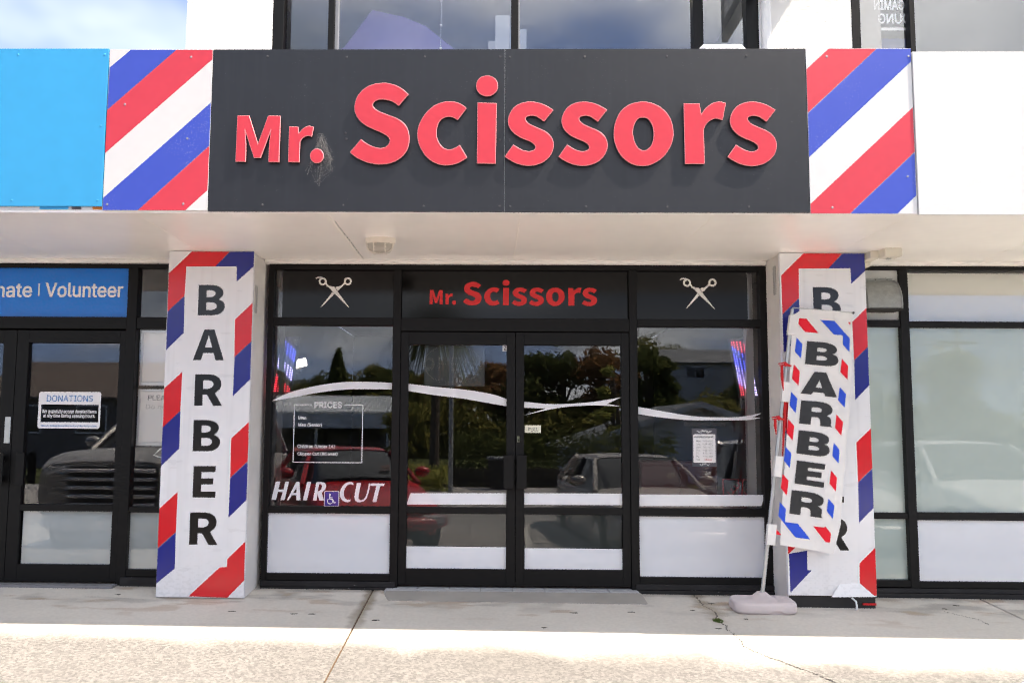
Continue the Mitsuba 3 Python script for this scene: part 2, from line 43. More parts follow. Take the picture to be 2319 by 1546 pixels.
# ------------------------------------------------------------------ measurements of the facade in metres: rectangles are [x0, x1, z0, z1]
D = json.loads('''{"s_dx":[0.33,1.362],"sign_glyphs":{"M":[[[-1.575,3.18,1],[-1.5,3.18,1],[-1.441,3.003,1],[-1.384,3.179,1],[-1.305,3.178,1],[-1.307,2.885,1],[-1.374,2.886,1],[-1.372,2.998,1],[-1.365,3.08,1],[-1.422,2.912,1],[-1.464,2.912,1],[-1.522,3.08,1],[-1.514,2.994,1],[-1.514,2.887,1],[-1.578,2.889,1]]],"r":[[[-1.251,3.109,1],[-1.194,3.109,1],[-1.188,3.07,1],[-1.171,3.092],[-1.151,3.107],[-1.126,3.115],[-1.097,3.107,1],[-1.109,3.046,1],[-1.13,3.052],[-1.15,3.047],[-1.167,3.035],[-1.18,3.011,1],[-1.181,2.885,1],[-1.252,2.886,1]]],".":[[[-1.032,2.925],[-1.036,2.905],[-1.047,2.889],[-1.064,2.88],[-1.083,2.88],[-1.1,2.889],[-1.112,2.905],[-1.117,2.925],[-1.113,2.944],[-1.101,2.96],[-1.085,2.969],[-1.066,2.969],[-1.048,2.96],[-1.036,2.944]]],"S":[[[-0.513,3.316,1],[-0.55,3.349],[-0.593,3.373],[-0.64,3.387],[-0.678,3.389],[-0.729,3.382],[-0.784,3.356],[-0.828,3.308],[-0.848,3.249],[-0.845,3.205],[-0.83,3.17],[-0.806,3.142],[-0.771,3.115],[-0.716,3.089],[-0.669,3.068],[-0.639,3.048],[-0.626,3.024],[-0.634,2.998],[-0.655,2.981],[-0.684,2.974],[-0.723,2.983],[-0.761,3.0],[-0.804,3.03,1],[-0.871,2.948,1],[-0.831,2.916],[-0.784,2.892],[-0.733,2.877],[-0.683,2.872],[-0.632,2.877],[-0.582,2.896],[-0.54,2.929],[-0.513,2.974],[-0.504,3.031],[-0.51,3.079],[-0.525,3.113],[-0.551,3.142],[-0.59,3.166],[-0.645,3.187],[-0.697,3.209],[-0.723,3.227],[-0.734,3.249],[-0.723,3.27],[-0.698,3.283],[-0.668,3.284],[-0.63,3.277],[-0.6,3.263],[-0.574,3.242,1]]],"c":[[[-0.152,3.228,1],[-0.188,3.254],[-0.226,3.268],[-0.26,3.271],[-0.307,3.264],[-0.362,3.238],[-0.412,3.187],[-0.445,3.126],[-0.456,3.066],[-0.448,3.009],[-0.428,2.962],[-0.396,2.918],[-0.349,2.884],[-0.299,2.868],[-0.257,2.868],[-0.202,2.882],[-0.147,2.915,1],[-0.194,2.995,1],[-0.224,2.975],[-0.257,2.966],[-0.291,2.975],[-0.317,3.003],[-0.333,3.039],[-0.337,3.079],[-0.329,3.122],[-0.31,3.155],[-0.285,3.169],[-0.255,3.174],[-0.23,3.166],[-0.208,3.152,1]]],"i":[[[-0.086,3.262,1],[0.032,3.26,1],[0.029,2.877,1],[-0.088,2.879,1]],[[0.041,3.37],[0.035,3.342],[0.016,3.319],[-0.012,3.306],[-0.042,3.306],[-0.07,3.319],[-0.089,3.342],[-0.096,3.37],[-0.089,3.399],[-0.071,3.422],[-0.043,3.434],[-0.012,3.434],[0.015,3.422],[0.034,3.399]]],"s":[[[0.383,3.217,1],[0.342,3.242],[0.3,3.26],[0.249,3.269],[0.203,3.265],[0.156,3.246],[0.123,3.212],[0.103,3.161],[0.106,3.122],[0.123,3.088],[0.153,3.059],[0.195,3.036],[0.237,3.018],[0.262,3.001],[0.271,2.982],[0.264,2.966],[0.237,2.956],[0.203,2.96],[0.17,2.975],[0.136,2.998,1],[0.083,2.922,1],[0.123,2.895],[0.17,2.874],[0.229,2.864],[0.283,2.872],[0.325,2.891],[0.363,2.928],[0.382,2.975],[0.38,3.023],[0.361,3.057],[0.33,3.083],[0.283,3.105],[0.237,3.127],[0.218,3.144],[0.211,3.162],[0.22,3.174],[0.245,3.181],[0.275,3.177],[0.3,3.162],[0.326,3.143,1]]],"o":[[[0.937,3.269],[0.98,3.263],[1.026,3.244],[1.071,3.207],[1.105,3.15],[1.118,3.074],[1.109,3.013],[1.085,2.962],[1.049,2.916],[1.003,2.884],[0.961,2.867],[0.932,2.864],[0.892,2.867],[0.85,2.883],[0.809,2.914],[0.778,2.958],[0.757,3.016],[0.752,3.063],[0.758,3.121],[0.78,3.182],[0.812,3.225],[0.854,3.253],[0.896,3.265]],[[0.934,3.169],[0.955,3.165],[0.974,3.148],[0.989,3.117],[0.997,3.067],[0.992,3.023],[0.979,2.991],[0.959,2.969],[0.936,2.961],[0.914,2.967],[0.893,2.987],[0.879,3.02],[0.87,3.067],[0.875,3.11],[0.889,3.144],[0.909,3.165]]],"R":[[[1.183,3.259,1],[1.28,3.259,1],[1.29,3.19,1],[1.312,3.222],[1.337,3.245],[1.365,3.262],[1.397,3.269],[1.421,3.267],[1.442,3.26,1],[1.42,3.153,1],[1.381,3.163],[1.356,3.156],[1.332,3.14],[1.314,3.117],[1.304,3.094,1],[1.304,2.877,1],[1.185,2.877,1]]]},"col_glyphs":{"B":[[[-2.196,2.318,1],[-2.099,2.318],[-2.055,2.311],[-2.022,2.292],[-2.007,2.263],[-2.016,2.233],[-2.041,2.209,1],[-2.012,2.194],[-1.996,2.17],[-1.996,2.144],[-2.012,2.114],[-2.043,2.095],[-2.082,2.089,1],[-2.195,2.088,1]],[[-2.135,2.278,1],[-2.095,2.277],[-2.073,2.268],[-2.067,2.253],[-2.076,2.235],[-2.1,2.226,1],[-2.134,2.226,1]],[[-2.135,2.186,1],[-2.09,2.186],[-2.063,2.176],[-2.054,2.158],[-2.063,2.14],[-2.088,2.129,1],[-2.134,2.129,1]]],"A":[[[-2.141,1.981,1],[-2.066,1.981,1],[-1.988,1.751,1],[-2.05,1.751,1],[-2.066,1.805,1],[-2.145,1.805,1],[-2.159,1.752,1],[-2.22,1.751,1]],[[-2.106,1.941,1],[-2.078,1.846,1],[-2.133,1.846,1]]],"R":[[[-2.198,1.645,1],[-2.101,1.645],[-2.053,1.639],[-2.016,1.616],[-2.001,1.576],[-2.011,1.537],[-2.046,1.505,1],[-1.99,1.413,1],[-2.056,1.413,1],[-2.105,1.495,1],[-2.138,1.495,1],[-2.137,1.414,1],[-2.198,1.413,1]],[[-2.138,1.601,1],[-2.095,1.601],[-2.069,1.592],[-2.059,1.572],[-2.07,1.55],[-2.097,1.538,1],[-2.137,1.538,1]]],"E":[[[-2.185,0.969,1],[-2.021,0.97,1],[-2.021,0.926,1],[-2.125,0.925,1],[-2.125,0.879,1],[-2.036,0.88,1],[-2.037,0.836,1],[-2.125,0.835,1],[-2.125,0.782,1],[-2.017,0.783,1],[-2.018,0.74,1],[-2.185,0.74,1]]]},"col_B2":[-0.001,-1.011],"col_R2":[-0.0,-1.014],"col_stripes":{"red":[[[-2.247,2.582],[-1.962,2.583],[-2.075,2.46],[-2.296,2.459],[-2.301,2.236],[-2.425,2.116],[-2.427,2.406]],[[-1.781,2.188],[-1.779,1.901],[-1.909,1.777],[-1.913,2.059]],[[-2.297,1.662],[-2.3,1.374],[-2.425,1.252],[-2.427,1.539]],[[-1.783,1.297],[-1.784,1.008],[-1.911,0.887],[-1.913,1.173]],[[-2.297,0.779],[-2.299,0.489],[-2.431,0.369],[-2.43,0.654]],[[-1.782,0.427],[-1.783,0.149],[-1.904,0.023],[-2.188,0.03],[-1.967,0.238],[-1.913,0.242],[-1.913,0.298]]],"blue":[[[-1.958,2.583],[-1.782,2.584],[-1.782,2.463],[-1.91,2.345],[-1.914,2.461],[-2.075,2.46]],[[-2.301,2.234],[-2.297,1.955],[-2.424,1.826],[-2.425,2.114]],[[-1.781,1.898],[-1.78,1.616],[-1.911,1.484],[-1.908,1.775]],[[-2.3,1.372],[-2.297,1.096],[-2.429,0.965],[-2.427,1.25]],[[-1.784,1.005],[-1.784,0.726],[-1.914,0.596],[-1.911,0.884]],[[-2.299,0.486],[-2.297,0.226],[-2.435,0.112],[-2.433,0.364]]]},"col_stripes_right_bottom":{"blue":[[2.167,0.373],[2.297,0.395],[2.296,0.257],[2.327,0.257],[2.17,0.097]],"red":[[2.798,0.43],[2.795,0.082],[2.767,0.082],[2.669,0.167],[2.671,0.307]],"grey":[[2.45,0.079],[2.523,0.161],[2.669,0.167],[2.762,0.084]]},"fascia_left":{"blue":[[[-2.268,3.615],[-1.982,3.614],[-2.4,3.227],[-2.398,3.499]],[[-1.749,3.274],[-1.752,2.997],[-2.186,2.584],[-2.399,2.584],[-2.4,2.665]]],"red":[[[-1.98,3.614],[-1.748,3.614],[-1.746,3.557],[-2.401,2.949],[-2.401,3.224]],[[-1.751,2.995],[-1.753,2.715],[-1.889,2.585],[-2.184,2.584]]]},"fascia_right":{"red":[[[2.09,3.617],[2.384,3.616],[1.95,3.208],[1.948,3.484]],[[2.592,3.242],[2.592,2.962],[2.185,2.576],[1.947,2.576],[1.949,2.636]]],"blue":[[[2.386,3.616],[2.595,3.616],[2.595,3.535],[1.948,2.926],[1.951,3.205]],[[2.592,2.959],[2.59,2.689],[2.474,2.577],[2.188,2.576]]]},"haircut":{"H":[[[-1.669,0.835,1],[-1.634,0.835,1],[-1.647,0.774,1],[-1.607,0.774,1],[-1.594,0.835,1],[-1.565,0.835,1],[-1.596,0.693,1],[-1.629,0.693,1],[-1.613,0.755,1],[-1.65,0.755,1],[-1.663,0.694,1],[-1.7,0.694,1]]],"A":[[[-1.508,0.834,1],[-1.483,0.834,1],[-1.472,0.692,1],[-1.504,0.691,1],[-1.506,0.731,1],[-1.541,0.731,1],[-1.563,0.694,1],[-1.579,0.693,1]],[[-1.506,0.789,1],[-1.506,0.75,1],[-1.53,0.749,1]]],"I":[[[-1.423,0.835,1],[-1.392,0.835,1],[-1.421,0.692,1],[-1.454,0.692,1]]],"R":[[[-1.352,0.833,1],[-1.308,0.833],[-1.286,0.827],[-1.275,0.809],[-1.278,0.784],[-1.29,0.766],[-1.308,0.753,1],[-1.287,0.691,1],[-1.325,0.691,1],[-1.341,0.745,1],[-1.345,0.691,1],[-1.375,0.69,1]],[[-1.329,0.817,1],[-1.316,0.816],[-1.307,0.804],[-1.311,0.782],[-1.325,0.767],[-1.339,0.762,1]]],"C":[[[-1.061,0.81,1],[-1.062,0.831,1],[-1.087,0.837],[-1.112,0.831],[-1.14,0.81],[-1.159,0.777],[-1.165,0.74],[-1.155,0.707],[-1.134,0.687],[-1.109,0.681],[-1.085,0.685,1],[-1.08,0.704,1],[-1.101,0.699],[-1.12,0.707],[-1.133,0.73],[-1.134,0.761],[-1.125,0.789],[-1.107,0.81],[-1.086,0.819]]],"U":[[[-1.034,0.829,1],[-1.001,0.829,1],[-1.015,0.757],[-1.019,0.716],[-1.011,0.699],[-0.993,0.697],[-0.972,0.711],[-0.958,0.742],[-0.939,0.826,1],[-0.928,0.825,1],[-0.945,0.742],[-0.963,0.703],[-0.992,0.685],[-1.023,0.681],[-1.046,0.698],[-1.051,0.733]]],"T":[[[-0.924,0.826,1],[-0.816,0.826,1],[-0.822,0.807,1],[-0.851,0.808,1],[-0.88,0.684,1],[-0.91,0.684,1],[-0.882,0.808,1],[-0.929,0.808,1]]]},"icon":{"blade":[[-1.313,2.419],[-1.307,2.403],[-1.296,2.385],[-1.277,2.375],[-1.252,2.372],[-1.247,2.373],[-1.194,2.3],[-1.122,2.205],[-1.13,2.21],[-1.24,2.316],[-1.289,2.368],[-1.296,2.372],[-1.304,2.373],[-1.306,2.377],[-1.304,2.384],[-1.319,2.391],[-1.322,2.398]],"up":[[-1.163,2.437],[-1.149,2.44],[-1.159,2.419],[-1.151,2.392],[-1.166,2.389],[-1.179,2.375],[-1.215,2.339],[-1.234,2.364],[-1.228,2.372],[-1.209,2.373],[-1.188,2.381],[-1.173,2.396],[-1.165,2.412]],"low":[[-1.258,2.329],[-1.242,2.313],[-1.306,2.246],[-1.35,2.203],[-1.336,2.226],[-1.298,2.276]],"rest":[[-1.388,2.439],[-1.377,2.446],[-1.361,2.447],[-1.345,2.444],[-1.327,2.434],[-1.315,2.419]],"rings":[[-1.338,2.413],[-1.137,2.415],[-1.313,2.413]]},"icon_dx":2.892,"swoosh":[[[-1.721,1.46,1],[-1.59,1.525],[-1.389,1.579],[-1.187,1.61],[-1.033,1.617],[-0.766,1.61,1],[-0.765,1.557,1],[-0.931,1.558],[-1.133,1.555],[-1.356,1.528],[-1.54,1.492]],[[-0.646,1.603,1],[-0.424,1.579],[-0.173,1.556],[0.031,1.521],[0.129,1.488,1],[0.129,1.431,1],[-0.019,1.456],[-0.221,1.49],[-0.424,1.513],[-0.645,1.546,1]],[[0.263,1.468,1],[0.465,1.45],[0.615,1.453],[0.816,1.471],[1.029,1.507,1],[0.917,1.455,1],[1.029,1.435,1],[0.816,1.441],[0.615,1.431],[0.465,1.407],[0.264,1.361,1],[0.439,1.415,1],[0.263,1.421,1]],[[1.158,1.433,1],[1.353,1.399],[1.603,1.361],[1.802,1.355],[1.952,1.36],[2.124,1.392,1],[2.041,1.353,1],[2.123,1.356,1],[2.001,1.335],[1.702,1.331],[1.552,1.332],[1.353,1.349],[1.157,1.376,1]]],"bands":[[[-0.614,0.753],[0.131,0.759],[0.132,0.671],[-0.647,0.665]],[[0.269,0.76],[1.031,0.762],[1.03,0.674],[0.269,0.672]],[[1.161,0.757],[2.127,0.761],[2.097,0.676],[1.159,0.669]]],"banner":{"cloth":[[2.179,2.093],[2.329,2.076],[2.331,2.139],[2.638,2.113],[2.629,2.052],[2.502,1.013],[2.42,0.394],[2.023,0.45],[2.082,0.752]],"cloth2":[[2.245,2.088],[2.333,2.135],[2.638,2.113],[2.5,1.004],[2.42,0.395],[2.027,0.448]],"pole":[[2.201,2.139],[1.974,0.447],[1.929,0.135]],"arm":[[2.201,2.145],[2.209,2.148],[2.331,2.138],[2.642,2.113]],"tabs":[[[2.179,2.093],[2.245,2.088],[2.218,1.946],[2.158,1.95]],[[2.113,1.609],[2.17,1.603],[2.15,1.462],[2.098,1.466]],[[2.048,1.077],[2.103,1.073],[2.082,0.926],[2.03,0.934]],[[1.982,0.595],[2.042,0.591],[2.025,0.448],[1.967,0.452]]],"red":[[[2.242,2.07],[2.3,2.067],[2.381,1.963],[2.287,1.971],[2.237,2.032]],[[2.602,2.044],[2.617,2.043],[2.615,2.022]],[[2.197,1.732],[2.238,1.684],[2.225,1.581],[2.182,1.63]],[[2.538,1.773],[2.581,1.724],[2.571,1.625],[2.526,1.678]],[[2.147,1.339],[2.186,1.29],[2.172,1.188],[2.132,1.241]],[[2.489,1.373],[2.531,1.321],[2.519,1.226],[2.475,1.278]],[[2.096,0.949],[2.136,0.902],[2.122,0.799],[2.081,0.848]],[[2.438,0.975],[2.478,0.926],[2.466,0.831],[2.423,0.884]],[[2.043,0.56],[2.076,0.518],[2.039,0.523]],[[2.304,0.582],[2.381,0.573],[2.386,0.584],[2.425,0.533],[2.416,0.471],[2.389,0.473]]],"blue":[[[2.401,2.058],[2.497,2.051],[2.604,1.925],[2.593,1.827],[2.551,1.877],[2.557,1.947],[2.49,1.952]],[[2.224,1.927],[2.263,1.882],[2.249,1.778],[2.208,1.827]],[[2.172,1.535],[2.213,1.488],[2.199,1.383],[2.159,1.438]],[[2.515,1.57],[2.558,1.52],[2.546,1.426],[2.502,1.479]],[[2.121,1.143],[2.162,1.094],[2.148,0.993],[2.108,1.045]],[[2.464,1.172],[2.505,1.123],[2.493,1.028],[2.451,1.08]],[[2.071,0.75],[2.112,0.703],[2.103,0.61],[2.196,0.599],[2.281,0.49],[2.175,0.504],[2.058,0.653]],[[2.412,0.777],[2.454,0.729],[2.441,0.636],[2.399,0.691]]],"letters":{"B":[[[2.299,1.903,1],[2.41,1.895],[2.459,1.885],[2.495,1.865],[2.507,1.84],[2.497,1.819],[2.474,1.808,1],[2.499,1.794],[2.511,1.765],[2.503,1.74],[2.478,1.726],[2.441,1.722,1],[2.277,1.737,1]],[[2.371,1.856,1],[2.414,1.853],[2.435,1.844],[2.434,1.831],[2.412,1.824],[2.368,1.828,1]],[[2.365,1.797,1],[2.415,1.793],[2.436,1.779],[2.432,1.767],[2.414,1.762],[2.361,1.766,1]]],"A":[[[2.343,1.681,1],[2.427,1.674,1],[2.493,1.497,1],[2.414,1.505,1],[2.407,1.528,1],[2.327,1.535,1],[2.314,1.517,1],[2.237,1.525,1]],[[2.378,1.621,1],[2.396,1.563,1],[2.346,1.568,1]]],"R":[[[2.241,1.474,1],[2.351,1.467],[2.404,1.458],[2.442,1.442],[2.462,1.409],[2.453,1.382],[2.419,1.364,1],[2.441,1.351],[2.449,1.327],[2.445,1.298],[2.455,1.284,1],[2.37,1.292,1],[2.369,1.335],[2.352,1.353],[2.307,1.355,1],[2.299,1.301,1],[2.22,1.31,1]],[[2.313,1.425,1],[2.362,1.423],[2.384,1.409],[2.377,1.392],[2.357,1.389],[2.308,1.395,1]]],"B1":[[[2.218,1.26,1],[2.323,1.25],[2.379,1.239],[2.421,1.214],[2.427,1.19],[2.417,1.169],[2.392,1.16,1],[2.418,1.148],[2.431,1.117],[2.421,1.094],[2.393,1.08],[2.356,1.076,1],[2.198,1.096,1]],[[2.292,1.211,1],[2.331,1.208],[2.354,1.192],[2.345,1.179],[2.326,1.177],[2.289,1.182,1]],[[2.284,1.153,1],[2.334,1.146],[2.356,1.129],[2.345,1.118],[2.329,1.117],[2.281,1.123,1]]],"E":[[[2.2,1.046,1],[2.397,1.02,1],[2.391,0.982,1],[2.275,0.996,1],[2.272,0.973,1],[2.371,0.961,1],[2.366,0.923,1],[2.267,0.934,1],[2.264,0.909,1],[2.385,0.892,1],[2.38,0.854,1],[2.179,0.883,1]]],"R1":[[[2.158,0.836,1],[2.282,0.821],[2.333,0.809],[2.37,0.784],[2.377,0.759],[2.364,0.733],[2.334,0.723,1],[2.358,0.708],[2.364,0.685],[2.36,0.655],[2.369,0.64,1],[2.286,0.652,1],[2.286,0.693],[2.265,0.711],[2.223,0.716,1],[2.215,0.66,1],[2.137,0.67,1]],[[2.228,0.786,1],[2.276,0.78],[2.301,0.763],[2.292,0.749],[2.271,0.747],[2.225,0.755,1]]]}},"R":{"fan_l":[-1.71,-0.767,2.123,2.497],"fan_c":[-0.701,1.088,2.119,2.502],"fan_r":[1.151,2.111,2.114,2.507],"win_l":[-1.708,-0.76,0.647,2.056],"win_r":[1.15,2.108,0.653,2.059],"low_l":[-1.724,-0.765,0.141,0.596],"low_r":[1.153,2.115,0.138,0.593],"door_l":[-0.707,0.195,0.061,2.015],"door_r":[0.202,1.102,0.066,2.012],"dgl_l":[-0.641,0.129,0.648,1.911],"dgl_r":[0.266,1.026,0.651,1.908],"dlo_l":[-0.639,0.128,0.183,0.601],"dlo_r":[0.271,1.021,0.185,0.601],"frame":[-1.758,2.172,0.115,2.544],"handle_l":[0.106,0.185,0.799,1.053],"handle_r":[0.209,0.284,0.796,1.054],"lock":[0.212,0.232,1.152,1.2],"plinth":[-1.756,2.158,0.016,0.115],"vinyl_l":[-1.657,-0.772,2.128,2.504],"vinyl_r":[1.157,2.026,2.119,2.514],"dwhite_l":[-0.645,0.13,0.177,0.348],"dwhite_r":[0.272,1.023,0.179,0.342],"mr":[-0.483,-0.273,2.23,2.347],"scissors":[-0.22,0.844,2.223,2.431],"pbox":[-1.541,-0.996,0.982,1.435],"prices":[-1.381,-1.163,1.411,1.456],"men":[-1.507,-1.442,1.319,1.343],"senior":[-1.505,-1.317,1.264,1.289],"child":[-1.506,-1.214,1.097,1.122],"clip":[-1.505,-1.191,1.04,1.063],"ptop_l":[-1.547,-1.4,1.43,1.437],"ptop_r":[-1.141,-0.999,1.436,1.443],"chair":[-1.288,-1.17,0.646,0.765],"pull":[0.273,0.399,1.226,1.284],"pulltext":[0.299,0.378,1.238,1.267],"two":[0.097,0.13,1.863,1.913],"hours":[1.572,1.764,0.974,1.269],"hoursw":[1.582,1.753,1.004,1.223],"bh":[1.513,1.836,1.288,1.322],"led_open":[-0.557,-0.042,1.607,1.921],"open":[-0.53,-0.108,1.718,1.816],"led_l":[-1.712,-1.585,1.544,1.957],"led_r":[1.938,2.072,1.537,1.953],"L_fan":[-3.909,-2.881,2.117,2.511],"L_fan2":[-2.803,-2.549,2.117,2.514],"L_door":[-3.75,-2.841,0.056,2.019],"L_dgl":[-3.659,-2.933,0.647,1.91],"L_dlo":[-3.648,-2.934,0.189,0.596],"L_side":[-2.774,-2.51,0.632,2.022],"L_sidelow":[-2.812,-2.548,0.155,0.591],"L_lock":[-3.793,-3.751,1.118,1.325],"L_hand":[-3.678,-3.612,0.797,1.047],"L_hand0":[-3.849,-3.776,0.796,1.046],"R_vent":[2.937,3.212,2.12,2.512],"R_fan":[3.273,4.203,2.11,2.514],"R_win0":[2.919,3.173,0.637,2.062],"R_win":[3.261,4.152,0.642,2.061],"R_low0":[2.951,3.208,0.132,0.594],"R_low":[3.274,4.099,0.124,0.583],"R_sill":[2.94,4.084,-0.009,0.122],"L_txtV":[-3.561,-2.934,2.283,2.393],"L_txtn":[-3.961,-3.668,2.281,2.392],"L_bar":[-3.62,-3.608,2.288,2.389],"L_don":[-3.57,-3.074,1.235,1.524],"L_dontitle":[-3.505,-3.138,1.447,1.496],"L_donbox":[-3.547,-3.09,1.27,1.423],"L_donl1":[-3.538,-3.105,1.356,1.384],"L_donl2":[-3.529,-3.114,1.322,1.349],"L_donl3":[-3.542,-3.103,1.242,1.259],"wb1":[-2.797,-2.487,1.577,2.033],"wb2":[-2.798,-2.468,1.101,1.552],"wb_txt":[-2.717,-2.51,1.462,1.503],"hood":[2.975,3.202,2.188,2.445],"U_win":[-1.769,2.142,3.996,4.968],"U_m1":[-1.335,-1.251,4.332,4.973],"U_m2":[0.159,0.22,4.33,4.968],"U_m3":[1.631,1.717,4.328,4.964],"pipe":[2.16,2.245,4.327,4.963],"U_wallL":[-2.497,-1.769,3.997,4.975],"U_wallR":[2.241,2.916,3.995,4.962],"U_win2":[2.916,4.33,3.995,4.959],"U_m4":[3.369,3.412,4.326,4.96],"U_pillar":[2.982,3.17,4.327,4.96],"U_poster":[3.17,3.358,4.326,4.96],"F_blue":[-3.183,-2.407,2.612,3.622],"F_l":[-2.402,-1.75,2.587,3.619],"F_b1":[-1.747,0.082,2.583,3.617],"F_b2":[0.085,1.946,2.582,3.618],"F_r":[1.948,2.595,2.576,3.619],"F_w":[2.599,3.318,2.569,3.593],"colL":[-2.429,-1.784,0.022,2.582],"colR":[2.155,2.788,0.075,2.579]},"screws":[[-1.405,3.572],[-0.907,3.566],[-0.418,3.568],[0.054,3.568],[0.115,3.565],[0.579,3.567],[1.089,3.57],[1.581,3.572],[-0.897,3.041],[-0.903,3.08],[0.053,3.036],[0.113,3.036],[-1.41,2.623],[-0.91,2.622],[-0.414,2.617],[0.052,2.618],[0.117,2.618],[0.582,2.616],[1.078,2.615],[1.575,2.616]],"screws_strip":[[-1.886,3.567],[-1.891,3.043],[-1.9,2.628],[-2.373,2.624],[-2.291,3.261],[2.076,3.566],[2.579,3.568],[2.081,2.614],[2.543,2.808]],"screws_blue":[[-2.981,3.582],[-2.432,3.582],[-2.435,3.122],[-2.97,2.648],[-2.432,2.649]]}''')
R = D['R']
YP = -1.600      # front of the fascia panels
YC = -0.380      # front of the column signs
YD = 0.0175      # decals on the outside of the glass
GY = 0.020       # glass

# ------------------------------------------------------------------ helpers
def numbered(name, parent=None):
    base = (parent + '__' if parent else '') + name
    if base not in taken:
        taken.add(base)
        return base
    k = 1
    while f'{base}_{k:03d}' in taken:
        k += 1
    taken.add(f'{base}_{k:03d}')
    return f'{base}_{k:03d}'
taken = set()

def thing(name, label, cat, group=None, kind=None):
    key = numbered(name)
    labels[key] = {'label': label, 'category': cat}
    if group: labels[key]['group'] = group
    if kind: labels[key]['kind'] = kind
    return key

def add(name, mesh, mat, parent=None, smooth=False, label=None, kind=None, **more):
    key = numbered(name, parent)
    scene[key] = mikit.ply(mesh, mat, smooth=smooth, **more)
    if label or kind:
        labels[key] = {}
        if label: labels[key]['label'] = label
        if kind: labels[key]['kind'] = kind
    return key

def solo(name, mesh, mat, label, cat, group=None, smooth=False, kind=None):
    key = add(name, mesh, mat, None, smooth)
    labels[key] = {'label': label, 'category': cat}
    if group: labels[key]['group'] = group
    if kind: labels[key]['kind'] = kind
    return key

def struct(name, mesh, mat, parent=None, smooth=False, label=None):
    key = add(name, mesh, mat, parent, smooth)
    if parent is None:
        labels[key] = {'kind': 'structure'}
        if label: labels[key]['label'] = label
    return key

def box(x0, x1, y0, y1, z0, z1, c=0.0):
    if c <= 0:
        return trimesh.creation.box(bounds=[[x0, y0, z0], [x1, y1, z1]])
    c = min(c, (x1 - x0) / 2.2, (y1 - y0) / 2.2, (z1 - z0) / 2.2)
    pts = []
    for sx, X in ((1, x0), (-1, x1)):
        for sy, Y in ((1, y0), (-1, y1)):
            for sz, Z in ((1, z0), (-1, z1)):
                pts += [[X, Y + sy * c, Z + sz * c], [X + sx * c, Y, Z + sz * c], [X + sx * c, Y + sy * c, Z]]
    return trimesh.convex.convex_hull(np.array(pts))

def join(ms): return trimesh.util.concatenate(list(ms))

def tube(points, r, n=8, closed=False):
    """A round bar along the points; r is one radius or one per point."""
    p = np.asarray(points, float)
    m = len(p)
    rr = np.broadcast_to(np.asarray(r, float), (m,))
    t = np.gradient(p, axis=0) if not closed else np.roll(p, -1, 0) - np.roll(p, 1, 0)
    t /= np.linalg.norm(t, axis=1, keepdims=True) + 1e-12
    ref = np.array([0.31, 0.17, 0.93])
    u = np.cross(t, ref); u /= np.linalg.norm(u, axis=1, keepdims=True) + 1e-12
    v = np.cross(t, u)
    a = np.arange(n) / n * 2 * np.pi
    ring = p[:, None] + rr[:, None, None] * (np.cos(a)[None, :, None] * u[:, None] + np.sin(a)[None, :, None] * v[:, None])
    V = ring.reshape(-1, 3)
    F = []
    for i in range(m if closed else m - 1):
        j = (i + 1) % m
        for k in range(n):
            l = (k + 1) % n
            F += [[i * n + k, i * n + l, j * n + l], [i * n + k, j * n + l, j * n + k]]
    if not closed:
        V = np.vstack([V, p[0], p[-1]])
        for k in range(n):
            l = (k + 1) % n
            F += [[m * n, k, l][::-1], [m * n + 1, (m - 1) * n + k, (m - 1) * n + l]]
    mesh = trimesh.Trimesh(V, F, process=False)
    if mesh.volume < 0: mesh.invert()
    return mesh

def ring(pts, n=5):
    """A closed outline: points [x, z] or [x, z, 1] (a corner); the run between corners is a smooth curve."""
    P = np.array([p[:2] for p in pts], float)
    C = [len(p) > 2 for p in pts]
    m, out = len(P), []
    for i in range(m):
        j = (i + 1) % m
        if C[i] and C[j]:
            out.append(P[i]); continue
        d = P[j] - P[i]
        t0 = d if C[i] else (P[j] - P[i - 1]) / 2
        t1 = d if C[j] else (P[(j + 1) % m] - P[i]) / 2
        if not C[i]: t0 = t0 / (np.linalg.norm(t0) + 1e-12) * np.linalg.norm(d)
        if not C[j]: t1 = t1 / (np.linalg.norm(t1) + 1e-12) * np.linalg.norm(d)
        for k in range(n):
            s = k / n
            out.append((2*s**3-3*s**2+1)*P[i] + (s**3-2*s**2+s)*t0 + (-2*s**3+3*s**2)*P[j] + (s**3-s**2)*t1)
    return np.array(out)

def area(r): return 0.5 * np.sum(r[:, 0] * np.roll(r[:, 1], -1) - np.roll(r[:, 0], -1) * r[:, 1])

